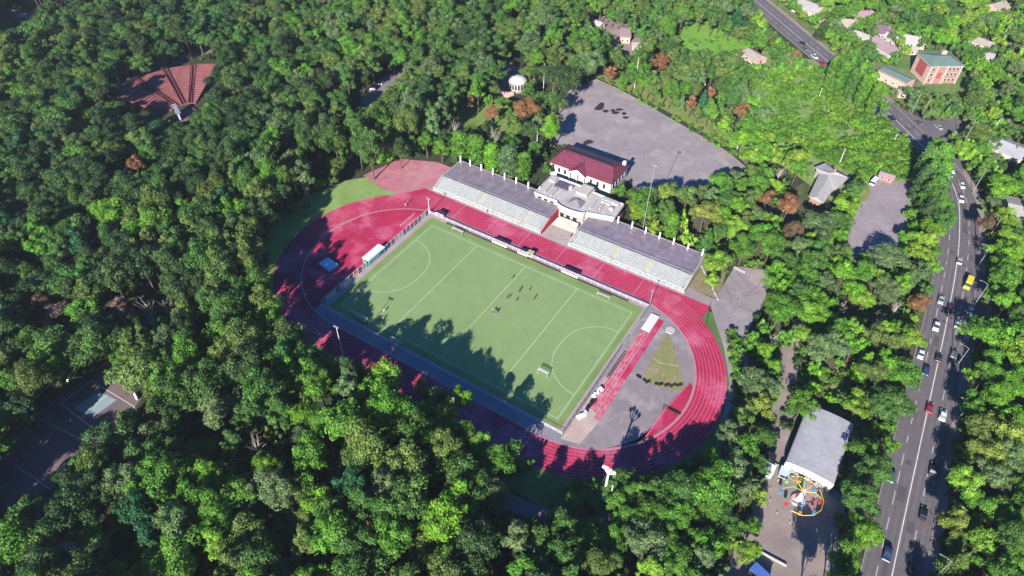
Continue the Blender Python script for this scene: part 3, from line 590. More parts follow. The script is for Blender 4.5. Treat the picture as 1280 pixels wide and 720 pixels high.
# individuals: the ones that show largest
def vis(t): return -10 < t['u'] < 1290 and -10 < t['v'] < 730
order = sorted([t for t in TREES if vis(t)], key=lambda t: -(t['pr']*(3 if t['hand'] else 1)*(2.0 if t['tn'] in ('rust', 'pink', 'brown') else 1)))
IND = order[:300]; iid = set(id(t) for t in IND)
LAND = [('bright yellow-white minibus', 1210, 354), ('grey-roofed shed', 1025, 550), ('colourful fairground ride', 995, 625), ('white L-shaped house', 1033, 225), ('concrete yard', 1105, 260), ('red-roofed pavilion', 735, 205),
        ('grandstand terrace end', 875, 320), ('grandstand west end', 550, 205), ('wet patches', 765, 138), ('red seating fan', 210, 120), ('white domed kiosk', 640, 95), ('blue grey court', 115, 503), ('white floodlight mast', 755, 600), ('brick building', 1170, 80),
        ('road junction', 1165, 160), ('left track bend', 360, 330), ('near track straight', 560, 540), ('right track bend', 905, 480), ('dry grass patch', 1045, 480), ('right-hand asphalt yard', 930, 370), ('bottom left picture corner', 0, 719), ('top left picture corner', 0, 0),
        ('bottom right picture corner', 1279, 719), ('middle of left edge', 0, 360), ('middle of bottom edge', 640, 719), ('upper main road', 1000, 40), ('bare trees in wood', 180, 380), ('middle of top edge', 640, 0), ('curving main road', 1200, 280), ('big bright tree', 474, 476), ('dark road by wood', 1160, 600)]
ORD = 'nearest,second,third,fourth,fifth,sixth,seventh,eighth,ninth,tenth,eleventh,twelfth,thirteenth,fourteenth,fifteenth,sixteenth,seventeenth,eighteenth'.split(',')
WHAT = dict(broadleaf='broadleaf tree', tall='slim broadleaf tree', conifer='conifer tree', poplar='columnar tree', small='small round tree')
cnt = {}
def near_land(t):
    L = min(LAND, key=lambda q: math.hypot(q[1]-t['u'], q[2]-t['v'])); du, dv = t['u']-L[1], t['v']-L[2]
    return L[0], math.hypot(du, dv), ('right of' if du > 0 else 'left of') if abs(du) > abs(dv) else ('below' if dv > 0 else 'above')
for t in IND: t['land'] = near_land(t)
for t in sorted(IND, key=lambda t: t['land'][1]):
    k_ = (t['tn'], t['key'], t['land'][0], t['land'][2]); n_ = cnt[k_] = cnt.get(k_, 0)+1
    t['label'] = f"{ORD[min(n_-1, 17)]} {TWORD[t['tn']]} {WHAT[t['key']]} {t['land'][2]} the {t['land'][0]}"
NAMES = dict(broadleaf='broadleaf_tree', tall='slim_tree', conifer='conifer_tree', poplar='columnar_tree', small='small_tree')
for t in IND:
    v = VAR[t['vi']]
    r = thing(NAMES[t['key']], t['label'], 'tree', (t['x'], t['y'], 0), t['rot'], 'trees standing round the stadium'); r.scale = (t['sx'], t['sx'], t['sz'])
    for nm in ('crown', 'trunk'):
        o = bpy.data.objects.new(nm, v[nm]); COL.objects.link(o); o.parent = r; o['tint'] = t['tint']

# woodland beyond the 300: one object of kind stuff, instances scattered on points
def scatter(name, pts, srcs, label=None):
    "pts: (x, y, z, variant, rot, (sx, sy, sz), tint)"
    me = bpy.data.meshes.new(name); me.from_pydata([p[:3] for p in pts], [], [])
    def at(n_, ty, vals, f): a = me.attributes.new(n_, ty, 'POINT'); a.data.foreach_set(f, np.array(vals, dtype=float if ty != 'INT' else int).ravel())
    at('kind_index', 'INT', [p[3] for p in pts], 'value'); at('spin', 'FLOAT_VECTOR', [(0, 0, p[4]) for p in pts], 'vector'); at('size', 'FLOAT_VECTOR', [p[5] for p in pts], 'vector'); at('tint', 'FLOAT_COLOR', [(*p[6], 1) for p in pts], 'color')
    o = bpy.data.objects.new(name, me); COL.objects.link(o); o['kind'] = 'stuff'
    ng = bpy.data.node_groups.new(name, 'GeometryNodeTree'); ng.interface.new_socket('Geometry', in_out='INPUT', socket_type='NodeSocketGeometry'); ng.interface.new_socket('Geometry', in_out='OUTPUT', socket_type='NodeSocketGeometry')
    N = ng.nodes; l = ng.links; gi = N.new('NodeGroupInput'); go = N.new('NodeGroupOutput'); jn = N.new('GeometryNodeJoinGeometry')
    def attr(n_, ty): a = N.new('GeometryNodeInputNamedAttribute'); a.data_type = ty; a.inputs['Name'].default_value = n_; return a
    ki, sp, sz = attr('kind_index', 'INT'), attr('spin', 'FLOAT_VECTOR'), attr('size', 'FLOAT_VECTOR')
    for i in sorted(set(p[3] for p in pts)):
        so = bpy.data.objects.new(name+' source', srcs[i]); oi = N.new('GeometryNodeObjectInfo'); oi.inputs['Object'].default_value = so; oi.inputs['As Instance'].default_value = True
        cp = N.new('FunctionNodeCompare'); cp.data_type = 'INT'; cp.operation = 'EQUAL'; l.new([q for q in ki.outputs if q.enabled][0], cp.inputs[2]); cp.inputs[3].default_value = i
        ip = N.new('GeometryNodeInstanceOnPoints'); l.new(gi.outputs[0], ip.inputs['Points']); l.new(cp.outputs[0], ip.inputs['Selection']); l.new(oi.outputs['Geometry'], ip.inputs['Instance'])
        l.new([q for q in sp.outputs if q.enabled][0], ip.inputs['Rotation']); l.new([q for q in sz.outputs if q.enabled][0], ip.inputs['Scale']); l.new(ip.outputs[0], jn.inputs[0])
    l.new(jn.outputs[0], go.inputs[0]); md = o.modifiers.new('scatter', 'NODES'); md.node_group = ng
    return o
scatter('woodland', [(t['x'], t['y'], 0, t['vi'], t['rot'], (t['sx'], t['sx'], t['sz']), t['tint']) for t in TREES if id(t) not in iid], {i: v['both'] for i, v in enumerate(VAR)})

# low scrub on the meadow and under the edges
SH = []
for i in range(3):
    V, L, C = crown_arrays(70+i, 1.9, 1.5, .1, 9, 70, .2); SH.append(leaf_mesh('bush', V, L, [LEAF]))
pts = []; r3 = random.Random(5)
MEAD = pl(938, 100, 1040, 84, 1100, 145, 1150, 200, 1150, 300, 1136, 300, 1140, 225, 1085, 220, 1085, 250, 1060, 300, 1040, 260, 1062, 215, 1000, 188, 960, 170, 930, 150)
while len(pts) < 1250:
    u, v = r3.uniform(930, 1152), r3.uniform(84, 300)
    if not inpoly(u, v, MEAD) or (u < 1075 and 95 < v < 185 and r3.random() < .6): continue
    x, y = G(u, v)
    if blocked(x, y): continue
    s = r3.choice((.35, .5, .7, .9, 1.2, 1.6, 2.3)); tn = r3.choice(('bright', 'lime', 'bright', 'green', 'bright', 'green')); mm_ = r3.uniform(.6, .85)
    pts.append((x, y, 0, r3.randrange(3), r3.uniform(0, 6), (s*1.2, s*1.2, s*r3.uniform(.6, 1.1)), tuple(q*mm_ for q in TINT[tn])))
# undergrowth along clearing edges and verges
for (u0, v0, u1, v1, n_, w_) in [(756, 104, 912, 186, 60, 5), (1092, 700, 1150, 480, 50, 4), (1178, 700, 1205, 500, 40, 4), (945, 430, 960, 560, 50, 6), (1085, 320, 1060, 300, 20, 4), (560, 200, 690, 240, 30, 3), (780, 280, 876, 314, 50, 3), (1010, 500, 1070, 470, 60, 14), (912, 395, 925, 500, 120, 3), (700, 600, 860, 592, 60, 6), (915, 60, 850, 50, 20, 10), (920, 330, 1000, 340, 50, 6)]:
    for _ in range(n_):
        t_ = r3.random(); u, v = u0+(u1-u0)*t_+r3.gauss(0, w_), v0+(v1-v0)*t_+r3.gauss(0, w_*.5); x, y = G(u, v)
        if blocked(x, y): continue
        s = r3.uniform(.5, 1.3); tn = r3.choice(('green', 'mid', 'bright', 'olive'))
        pts.append((x, y, 0, r3.randrange(3), r3.uniform(0, 6), (s, s, s*.9), tuple(q*r3.uniform(.8, 1.1) for q in TINT[tn])))
scatter('undergrowth', pts, {i: m for i, m in enumerate(SH)})
# forest floor shrubs so that gaps do not read as bare
pts = []
for _ in range(6000):
    u, v = r3.uniform(-100, 1380), r3.uniform(-40, 800); x, y = G(u, max(v, -40))
    if blocked(x, y) or covers([(u, v)]): continue
    s = r3.uniform(.5, 1.5); tn = r3.choice(('dark', 'mid', 'deep', 'olive', 'green'))
    pts.append((x, y, 0, r3.randrange(3), r3.uniform(0, 6), (s*1.2, s*1.2, s), TINT[tn]))
scatter('forest_shrubbery', pts, {i: m for i, m in enumerate(SH)})

# bare and dead trees: each its own skeleton
for i, (u, v, H, lab) in enumerate(BARE):
    x, y = G(u, v, H*.6); rgb_ = np.random.RandomState(90+i); C = [(rgb_.uniform(-1, 1)*H*.22, rgb_.uniform(-1, 1)*H*.22, H*rgb_.uniform(.55, 1)) for _ in range(11)]
    r = thing('bare_tree', lab, 'bare tree', (x, y, 0), 0, 'leafless trees')
    tb = MB(); tb.tube([(0, 0, -.2), (0, .1, H*.3), (.2, 0, H*.75)], [.26, .2, .08], 6); local(tb, 'trunk', PALEBARK, r)
    bm_ = trunk_mb(H*.8, H*.25, C, .34, i, 4); local(bm_, 'branches', PALEBARK, r)

# ------------------------------------------------------------------ GRANDSTAND
STEP = mat('stand concrete', (.27, .285, .27), .9, .12, .4, col2=(.34, .34, .33), var2=.1)
SLAT = mat('bench slats', (.56, .57, .56), .8, .10, .8); YEL = mat('faded yellow paint', (.52, .48, .24), .8, .15, .6)
CANO = mat('dark sealed terrace', (.185, .158, .185), .30, .18, .08, col2=(.225, .18, .225), var2=.10, spec=.6)
REDW = mat('red wall paint', (.42, .04, .05), .8, .1, .5)
def stand(x0, x1, aisles, label, pill, cols):
    t = thing('grandstand', label, 'grandstand', ((x0+x1)/2, 56, 0), 0, 'two halves of the grandstand')
    y0, dy, dz, n = 48.6, .90, .335, 7; ZD = 3.45
    mb = MB(); mb.box(x0, y0-.9, 0, x1, y0, 1.0)
    for i in range(n): mb.box(x0, y0+i*dy+.002, 0, x1, y0+(i+1)*dy, 1.0+(i+1)*dz)
    mb.box(x0, y0+n*dy+.003, 0, x1, 69, ZD-.1); mb.build('stepped_base', STEP, t)
    edges = [x0+.6]+aisles+[x1-.6]
    for a, b in zip(edges[:-1], edges[1:]):
        for i in range(0, 7):
            m = MB(); z = 1.0+(i+1)*dz; m.box(a+.8, y0+i*dy+.16, z+.24, b-.8, y0+i*dy+.56, z+.30)
            for q in range(int((b-a)/3)): m.box(a+1+q*3, y0+i*dy+.22, z, a+1.12+q*3, y0+i*dy+.42, z+.24)
            o = m.build('bench_row', SLAT, t)
    for a in aisles:
        m = MB()
        for i in range(n*2): m.box(a-.7, y0+i*dy/2+.004, .9+(i+1)*dz/2, a+.7, y0+(i+1)*dy/2, 1.06+(i+1)*dz/2)
        m.build('aisle_stair', YEL, t)
    for xe, nm in ((x0-.35, 'end_wall'), (x1+.05, 'end_wall')):
        m = MB(); k = len(m.v); pts = [(y0-1, 0), (69.1, 0), (69.1, 3.9), (y0+n*dy, 3.9), (y0-.2, 1.5), (y0-1, 1.5)]
        m.v += [(xe, a, b) for a, b in pts]+[(xe+.3, a, b) for a, b in pts]
        q = len(pts); m.f += [tuple(range(q-1, -1, -1)), tuple(range(q, 2*q))]+[(i, (i+1) % q, q+(i+1) % q, q+i) for i in range(q)]
        m.build('end_wall', REDW if -6 < xe < 0 else CONC, t)
    m = MB(); m.bar((x0, y0-1, 2.1), (x1, y0-1, 2.1), .05); m.bar((x0, y0-1, 1.6), (x1, y0-1, 1.6), .04)
    for i in range(int((x1-x0)/2.5)+1): m.bar((x0+i*2.5, y0-1, 0), (x0+i*2.5, y0-1, 2.1), .05)
    m.build('railing', WHITE, t)
    yf, yb = y0+n*dy+.01, 68.9; nseg = int((x1-x0)/3.1); c = None
    m = MB()
    for i in range(nseg):
        a, b = x0+(x1-x0)*i/nseg, x0+(x1-x0)*(i+1)/nseg
        m.box(a+.015, yf, ZD-.1, b-.015, yf+6.6, ZD); m.box(a+.015, yf+6.63, ZD-.1, b-.015, yb, ZD+.004)
    c = m.build('terrace_deck', CANO, t)
    m = MB(); m.bar((x0, yf+.1, ZD+1.0), (x1, yf+.1, ZD+1.0), .04)
    for i in range(int((x1-x0)/3)+1): m.bar((x0+i*3, yf+.1, ZD), (x0+i*3, yf+.1, ZD+1.0), .035)
    m.build('terrace_railing', GREYM, t)
    m = MB(); m.box(x0, 68.7, ZD, x1, 68.9, ZD+.35); m.build('rear_parapet', CANO, t)
    for px in pill:
        pp = px*1.012+(-.6 if px < 0 else -.2); m = MB(); m.box(pp-.27, 67.7, ZD, pp+.27, 68.24, ZD+3.2); m.build('pillar', WHITE, t)
    return t
stand(-60, -5.2, [-37.2, -14.2], 'long grandstand half with dark terrace nearer the pink worn apron, white bench rows', [-58.4, -53.2, -47.1, -41, -34.8, -28.8, -22.7, -17], 0)
stand(8.2, 57.4, [27, 41], 'long grandstand half with dark terrace nearer the asphalt yard, white bench rows', [19.8, 26, 32, 38, 44, 50, 56], 0)

# clubhouse between the halves
CREAM = mat('cream render', (.44, .39, .34), .85, .08, .4); OLDW = mat('weathered white paint', (.50, .47, .45), .8, .15, .4); WROOF = mat('pale roof felt', (.42, .385, .375), .9, .14, .15, col2=(.31, .28, .285), var2=.1, lo_=.5, hi_=.72)
t = thing('clubhouse', 'pale flat-roofed clubhouse with curved front between the two grandstand halves', 'building', (0, 70, 0))
arc = [(6.5*math.cos(a)-0, 62.2-1.9*math.sin(a)) for a in [math.pi*(1-i/12) for i in range(13)]]
MB().prism([(-17.9, 62.9), (-6.6, 62.9)]+arc[1:-1]+[(6.6, 62.9), (18, 66.2), (17.4, 76.2), (2.5, 76.6), (2.5, 79), (-3.5, 79), (-3.5, 77.8), (-18, 77.8)], 0, 6.6).build('wall', mat('weathered render', (.37, .335, .31), .85, .12, .4), t)
MB().prism([(-18.3, 62.6), (-6.8, 62.6)]+[(x*1.05, y-.4) for x, y in arc[1:-1]]+[(6.8, 62.6), (18.4, 66), (17.8, 76.6), (2.8, 77), (2.8, 79.3), (-3.8, 79.3), (-3.8, 78.1), (-18.3, 78.1)], 6.6, 6.95).build('roof', WROOF, t)
m = MB()
for a, b in (((-18.1, 62.9), (-18.1, 78)), ((-18.1, 78), (-3.6, 78)), ((17.9, 66.4), (17.4, 76.4)), ((2.7, 76.9), (17.4, 76.4)), ((-18.1, 62.9), (-6.8, 62.9)), ((6.8, 62.9), (18.1, 66.3))):
    dx, dy = b[0]-a[0], b[1]-a[1]; m.obox((a[0]+b[0])/2, (a[1]+b[1])/2, 6.96, math.hypot(dx, dy), .35, .6, math.atan2(dy, dx))
m.build('parapet', OLDW, t)
m = MB()
for i in range(12):
    a, b = arc[i], arc[i+1]; dx, dy = b[0]-a[0], b[1]-a[1]; m.obox((a[0]+b[0])/2, (a[1]+b[1])/2-.2, 6.96, math.hypot(dx, dy)+.1, .5, 1.1, math.atan2(dy, dx))
m.build('curved_parapet', OLDW, t)
m = MB(); k = len(m.v); m.v += [(-3, 64, 6.97), (3.4, 64, 6.97), (3.4, 69.5, 6.97), (-3, 69.5, 6.97), (.2, 66.7, 9.2)]; m.f += [(0, 1, 4), (1, 2, 4), (2, 3, 4), (3, 0, 4)]
m.build('skylight', mat('skylight glazing', (.20, .18, .20), .2, .2, .6, spec=.8), t)
for x, y, lx, ly, h, a in ((-14.5, 68, .35, 5, 1.1, 0), (-11, 67, .35, 5, 1.1, 0), (7, 68.5, .35, 5, 1.0, 0), (10.6, 70, .35, 5, 1.0, 0), (10.8, 72.8, 4, .35, 1.0, 0), (14.6, 70.5, 1.8, 1.2, 1.3, 0), (-6.5, 74, 1.6, 1.6, 1.5, 0)):
    MB().obox(x, y, 6.96, lx, ly, h, a).build('roof_duct', CONC, t)
MB().box(-13.5, 71.5, 6.96, -7, 75.5, 7.9).build('roof_shade_box', mat('roof shade tone', (.10, .085, .12), .3, .2, .8), t)  # box coloured dark to stand for the shadow patch on the roof
MB().box(-3, 72, 6.96, 2.2, 78.8, 8.6).build('stair_tower', CREAM, t)
m = MB()
for i in range(11): m.box(-4.6+i*.12, 54.4+i*.42, 0, 6.4-i*.05, 54.84+i*.42, .18+i*.24)
m.build('front_steps', mat('step stone', (.45, .42, .38), .9, .12, .5), t)
for x in (-3, 0, 3): MB().box(x-.9, 60.0+.1*abs(x), .6, x+.9, 60.2+.1*abs(x), 3.6).build('door', GLASS, t)
for x in (-15.5, -12.5, -9.5): MB().box(x-.8, 62.8, 4.6, x+.8, 62.89, 5.8).build('window', GLASS, t)
for a_, b_ in (((-12.8, 63.2), (-12.8, 71)), ((-8.6, 63.2), (-8.6, 77.5)), ((4.6, 65), (4.6, 76.4)), ((12.9, 66.5), (12.9, 76))): MB().box(a_[0]-.15, a_[1], 6.96, a_[0]+.15, b_[1], 7.5).build('roof_kerb', OLDW, t)
MB().box(8.5, 74, 6.96, 16, 76, 8.0).build('upper_terrace', WROOF, t)
MB().box(-17.5, 73.8, 6.96, -14.5, 77.4, 8.0).build('upper_terrace', WROOF, t)
for i in range(4):
    MB().box(18.0-.1*i, 67.5+i*2.2, 3.2, 18.12-.1*i, 68.9+i*2.2, 5.2).build('window', GLASS, t)
MB().box(17.9, 66.8, .2, 18.08, 75.5, 2.6).build('red_panel', REDW, t)

t.scale = (1, 1, .80); t.location.y += 1.2
# red-roofed pavilion
ROOFR = mat('crimson roof sheet', (.135, .024, .046), .6, .12, .5, col2=(.16, .04, .065), var2=.06); ROOFR2 = mat('faded crimson roof sheet', (.13, .055, .07), .7, .1, .5)
t = thing('pavilion', 'white pavilion under a crimson metal roof with small gabled porch, behind the clubhouse', 'building', (-8, 95, 0))
MB().box(-23.2, 86.4, 0, 7.2, 103, 6.6).build('wall', mat('white render', (.50, .46, .43), .85, .06, .5), t)
def gable(x0, x1, y0, y1, ze, zr, hip, name, m, par, ov=.5, th=.18, yr=None):
    x0 -= ov; x1 += ov; y0 -= ov; y1 += ov; ym = (y0+y1)/2 if yr is None else yr; b = MB()
    P = [(x0, y0, ze), (x1, y0, ze), (x1, y1, ze), (x0, y1, ze), (x0+hip, ym, zr), (x1-hip, ym, zr)]
    b.v += P+[(p[0], p[1], p[2]-th) for p in P]; F = [(0, 1, 5, 4), (2, 3, 4, 5), (1, 2, 5), (3, 0, 4)]
    b.f += F+[tuple(6+i for i in reversed(f)) for f in F]+[(0, 6, 7, 1), (1, 7, 8, 2), (2, 8, 9, 3), (3, 9, 6, 0)]
    return b.build(name, m, par)
r = gable(-23.2, 7.2, 86.4, 103, 6.9, 10.2, 3.2, 'roof', ROOFR, t, yr=93.5)
b = MB(); b.v += [(-19, 93.9, 10.35), (3, 93.9, 10.35), (4.4, 102.8, 7.35), (-21, 102.8, 7.35), (-19, 93.9, 10.1), (3, 93.9, 10.1), (4.4, 102.8, 7.1), (-21, 102.8, 7.1)]
b.f += [(0, 1, 2, 3), (7, 6, 5, 4), (0, 4, 5, 1), (1, 5, 6, 2), (2, 6, 7, 3), (3, 7, 4, 0)]; b.build('upper_roof_sheet', ROOFR2, r)
MB().box(-19, 93.55, 9.7, 3, 93.88, 10.9).build('ridge_clerestory', mat('dark louvre', (.05, .02, .035), .7), r)
b = MB(); b.v += [(-13, 84.8, 6.4), (-5, 84.8, 6.4), (-9, 84.8, 8.6), (-13, 90, 7.9), (-5, 90, 7.9), (-9, 90, 9.0)]
b.f += [(0, 1, 2)]; b.build('porch_gable', WHITE, t)
b = MB(); b.v += [(-13.5, 84.6, 6.5), (-9, 84.6, 8.9), (-4.5, 84.6, 6.5), (-13.5, 92, 7.2), (-9, 92, 9.6), (-4.5, 92, 7.2)]; b.f += [(0, 3, 4, 1), (1, 4, 5, 2)]; b.build('porch_roof', ROOFR, r)
for x in (-12.6, -9, -5.4): b = MB(); b.tube([(x, 85, 0), (x, 85, 6.5)], .22, 8); b.build('column', WHITE, t)
for x in (-21.5, -18.5, -15.5, -2.5, .8, 4): 
    f = MB().box(x-.75, 86.28, 3, x+.75, 86.38, 5.6).build('window', WHITE, t); MB().box(x-.6, 86.22, 3.15, x+.6, 86.27, 5.45).build('pane', GLASS, f)
for y in (88.5, 91.5, 94.5, 97.5, 100.5):
    f = MB().box(7.22, y-.75, 3, 7.32, y+.75, 5.6).build('window', WHITE, t); MB().box(7.33, y-.6, 3.15, 7.38, y+.6, 5.45).build('pane', GLASS, f)
MB().box(5.2, 101.2, 7.4, 6.6, 102.4, 9.2).build('chimney', WHITE, t)

# ------------------------------------------------------------------ PITCH SURROUND
MESHW = mat('pale windbreak sheet', (.42, .44, .47), .8, .15, .5, alpha=.75); MESHD = mat('dark windbreak net', (.10, .11, .16), .9, .2, .5, alpha=.7)
LILAC = mat('lilac fence mesh', (.34, .24, .32), .9, .1, .4, alpha=.55)
def fence(name, a, b, h, n, label, pm, rail, panels=None, base=None):
    L = math.hypot(b[0]-a[0], b[1]-a[1]); dx, dy = (b[0]-a[0])/L, (b[1]-a[1])/L; ang = math.atan2(dy, dx)
    t = thing(name, label, 'fence', ((a[0]+b[0])/2, (a[1]+b[1])/2, 0))
    for i in range(n+1):
        x, y = a[0]+dx*L*i/n, a[1]+dy*L*i/n; m = MB(); m.tube([(x, y, 0), (x, y, h)], .07, 5); m.build('post', pm, t)
    m = MB()
    for z in rail: m.bar((a[0], a[1], z), (b[0], b[1], z), .05)
    m.build('rail', pm, t)
    for i in range(n):
        if panels:
            q = panels(i)
            if not q: continue
            mm, z0, z1 = q; x, y = a[0]+dx*L*(i+.5)/n, a[1]+dy*L*(i+.5)/n
            MB().obox(x, y, z0, L/n-.16, .04, z1-z0, ang).build('panel', mm, t)
    return t
rp = random.Random(3)
TEAL = mat('teal banner', (.05, .40, .34), .7, .2, .6); GREENB = mat('green banner', (.08, .30, .10), .7); YELB = mat('pale yellow banner', (.55, .52, .22), .7)
seq = [rp.choice((MESHD, MESHD, MESHW, MESHD, MESHW)) for _ in range(40)]
fence('pitch_fence', (-51.6, -31.2), (-51.6, 33), 3.0, 26, 'tall panelled fence along the left end of the pitch, beside the white cabin', WHITE, (.1, 1.2, 3.0), lambda i: (GREENB, .3, 1.4) if i == 6 else (YELB, .3, 1.4) if i == 7 else (seq[i], .15, 2.6))
fence('pitch_fence', (-51.2, 33.6), (49.4, 33.6), 1.4, 34, 'low lilac mesh fence between the pitch and the grandstand straight', WHITE, (1.4, .7), lambda i: (LILAC, .05, 1.3))
fence('pitch_fence', (-51.2, -31.7), (49.6, -31.7), 1.3, 34, 'low white-railed fence along the shaded near side of the pitch', WHITE, (1.3, .65, .15), None)
fence('pitch_fence', (49.9, -31.4), (49.9, 33), 2.2, 24, 'mesh fence with teal and white banners at the throwing-sector end of the pitch', GREYM, (2.2, 1.1, .1), lambda i: (TEAL, .2, 1.9) if i > 20 else (rp.choice((WHITE, MESHW, WHITE)), .2, 1.2) if 14 < i <= 20 else (LILAC, .1, 2.0))
fence('lot_fence', (68.4, 47), (71, 35), 1.5, 6, 'short dark fence at the right end of the straight track', DARK, (1.4, .7), lambda i: (mat('dark red boards', (.12, .02, .03), .8), .1, 1.3))

def cabin(name, cx, cy, lx, ly, h, label, wall, roofm, cat='cabin', door=None, rz=0):
    t = thing(name, label, cat, (cx, cy, 0), rz)
    local(MB().box(-lx/2, -ly/2, .1, lx/2, ly/2, h), 'wall', wall, t); local(MB().box(-lx/2-.2, -ly/2-.2, h, lx/2+.2, ly/2+.2, h+.14), 'roof', roofm, t)
    local(MB().box(lx/2+.003, -ly*.1, .15, lx/2+.06, ly*.12, 2.1 if h > 2.2 else h*.8), 'door', door or GREYM, t); local(MB().box(lx/2+.003, ly*.2, 1, lx/2+.05, ly*.4, min(1.9, h*.8)), 'window', GLASS, t)
    local(MB().box(-lx*.3, -ly/2-.06, 1, lx*.2, -ly/2-.003, min(1.9, h*.8)), 'window', GLASS, t)
    return t
WR = mat('white cabin roof', (.62, .64, .62), .7, .08, .5)
cabin('cabin', -52.9, -.6, 3.2, 9.5, 2.6, 'white cabin with teal end wall behind the left goal line', mat('teal cabin wall', (.10, .42, .36), .7), WR)
cabin('scoring_hut', -46.6, 34.4, 3.6, 1.5, 2.3, 'small white hut at the far left corner of the pitch', WHITE, mat('dark hut roof', (.05, .035, .05), .7), 'hut')
def dugout(x, lx, lab):
    t = thing('team_shelter', lab, 'team shelter', (x, 34.1, 0), 0, 'team shelters along the far touchline')
    b = MB(); pr = [(-.2, 0), (.9, 0), (1.1, 1.2), (.7, 2.0), (-.5, 2.1), (-.5, 2.0), (.6, 1.9), (.95, 1.2)]
    b2 = MB(); b2.box(-lx/2, .8, 0, lx/2, .95, 1.6); b2.build; local(b2, 'back_wall', DARK, t)
    b = MB(); b.v += [(-lx/2, .98, 1.55), (lx/2, .98, 1.55), (lx/2, -.5, 2.15), (-lx/2, -.5, 2.15), (-lx/2, .98, 1.47), (lx/2, .98, 1.47), (lx/2, -.5, 2.07), (-lx/2, -.5, 2.07)]
    b.f += [(0, 1, 2, 3), (7, 6, 5, 4), (0, 4, 5, 1), (1, 5, 6, 2), (2, 6, 7, 3), (3, 7, 4, 0)]; local(b, 'roof', mat('dark purple roof', (.05, .025, .07), .5), t)
    local(MB().box(-lx/2, .2, .35, lx/2, .6, .45), 'bench', GREYM, t); local(MB().box(-lx/2-.3, -1.5, .1, lx/2+.1, -1.05, .85), 'front_board', WHITE, t)
    for s in (-1, 1): local(MB().box(s*lx/2-.04, -.4, 0, s*lx/2+.04, .8, 1.5), 'side_panel', MESHD, t)
dugout(-15.6, 6.5, 'longest dark-roofed team shelter, left of the halfway line'); dugout(-4.6, 4.0, 'shortest dark-roofed team shelter, next to the halfway line'); dugout(16.8, 6.8, 'dark-roofed team shelter right of the halfway line')
cabin('ticket_booth', -1.5, 33.9, 2.2, 1.6, 2.2, 'cream booth beside the shortest team shelter', CREAM, mat('tan roof', (.38, .33, .20), .8), 'booth')

# goals
NET = mat('goal net', (.55, .58, .60), .9, alpha=.35)
def goal(x, y, rz, lab, w_=3.66, h=2.14):
    t = thing('hockey_goal', lab, 'goal', (x, y, .15), rz, 'goals on and beside the pitch')
    b = MB(); b.bar((0, -w_/2, 0), (0, -w_/2, h), .06); b.bar((0, w_/2, 0), (0, w_/2, h), .06); b.bar((0, -w_/2, h), (0, w_/2, h), .06); local(b, 'goal_frame', WHITE, t)
    b = MB()
    for s in (-1, 1): b.bar((0, s*w_/2, h), (1.0, s*w_/2, h), .04); b.bar((1.0, s*w_/2, h), (1.3, s*w_/2, 0), .04); b.bar((0, s*w_/2, .05), (1.3, s*w_/2, .05), .04)
    local(b, 'rear_frame', WHITE, t)
    b = MB(); b.box(1.24, -w_/2, 0, 1.3, w_/2, .45); b.box(0, -w_/2-.03, 0, 1.24, -w_/2+.02, .45); b.box(0, w_/2-.02, 0, 1.24, w_/2+.03, .45); local(b, 'backboard', MATS['dark plastic'], t)
    b = MB(); b.quad((1.0, -w_/2, h), (1.0, w_/2, h), (1.27, w_/2, .45), (1.27, -w_/2, .45)); b.quad((0, -w_/2, h), (0, w_/2, h), (1.0, w_/2, h), (1.0, -w_/2, h)); local(b, 'net', NET, t)
goal(32.9, -15.3, R_(88), 'white goal standing out in the right half of the pitch'); goal(-34.6, -28.4, R_(-92), 'white goal in tree shade near the left end of the near touchline', 5, 2); goal(-34.3, 29.4, R_(88), 'white goal at the far touchline, near the left corner', 5, 1.6)
goal(33.2, 28.8, R_(92), 'white goal at the far touchline near the right corner', 5, 1.2); goal(-17.4, -30.2, R_(-90), 'white goal pushed against the near fence', 5, 1.6); goal(3.4, .1, R_(80), 'tiny practice goal by the three players in midfield', 1.8, 1.0)

# light poles
def pole(x, y, h, lab, heads=2, r=.12, m=None, arm=1.1, rz=0, cat='light pole'):
    t = thing('light_pole', lab, cat, (x, y, 0), rz, 'light poles')
    b = MB(); b.tube([(0, 0, 0), (0, 0, h)], [r*1.3, r*.7], 7); local(b, 'pole', m or WHITE, t)
    for i in range(heads):
        s = i-(heads-1)/2; b = MB(); b.box(s*arm-.35, -.35, h-.05, s*arm+.35, .1, h+.35); local(b, 'lamp', GREYM, t)
    if heads > 1: b = MB(); b.bar((-arm*heads/2, 0, h), (arm*heads/2, 0, h), .07); local(b, 'crossbar', m or WHITE, t)
pole(-51.4, 33.2, 8.2, 'white light pole at the far left corner of the pitch'); pole(49.7, 34.2, 8.0, 'dark slim pole at the far right corner of the pitch', 1, m=GREYM)
pole(-27.9, -45.7, 16, 'tall white pole in tree shade beyond the near track straight', 2); pole(20.4, -47.5, 15, 'thin pole rising out of bright foliage below the near straight', 1)
pole(29.5, 72, 33, 'very tall mast beside the wide grey parking lot, throwing a long shadow', 2, .13, GREYM); pole(-39.3, 101.7, 12, 'slim light pole just left of the crimson roof', 1); pole(-64.1, 149.9, 16, 'slim pole left of the parking lot apex among dark trees', 1)
pole(-25.2, 181.1, 17, 'tall pole on the verge above the parking lot', 1); pole(7.1, 200.5, 9, 'short white pole among trees above the parking lot', 1, .2); pole(42, 152, 9, 'slim pole at the right end of the parking lot verge', 1)
t = thing('floodlight_mast', 'white multi-armed floodlight mast rising from the trees below the right bend', 'floodlight', (70.7, -45.2, 0))
b = MB(); b.tube([(70.7, -45.2, 0), (70.7, -45.2, 15.5)], [.42, .30], 8); b.build('mast', WHITE, t)
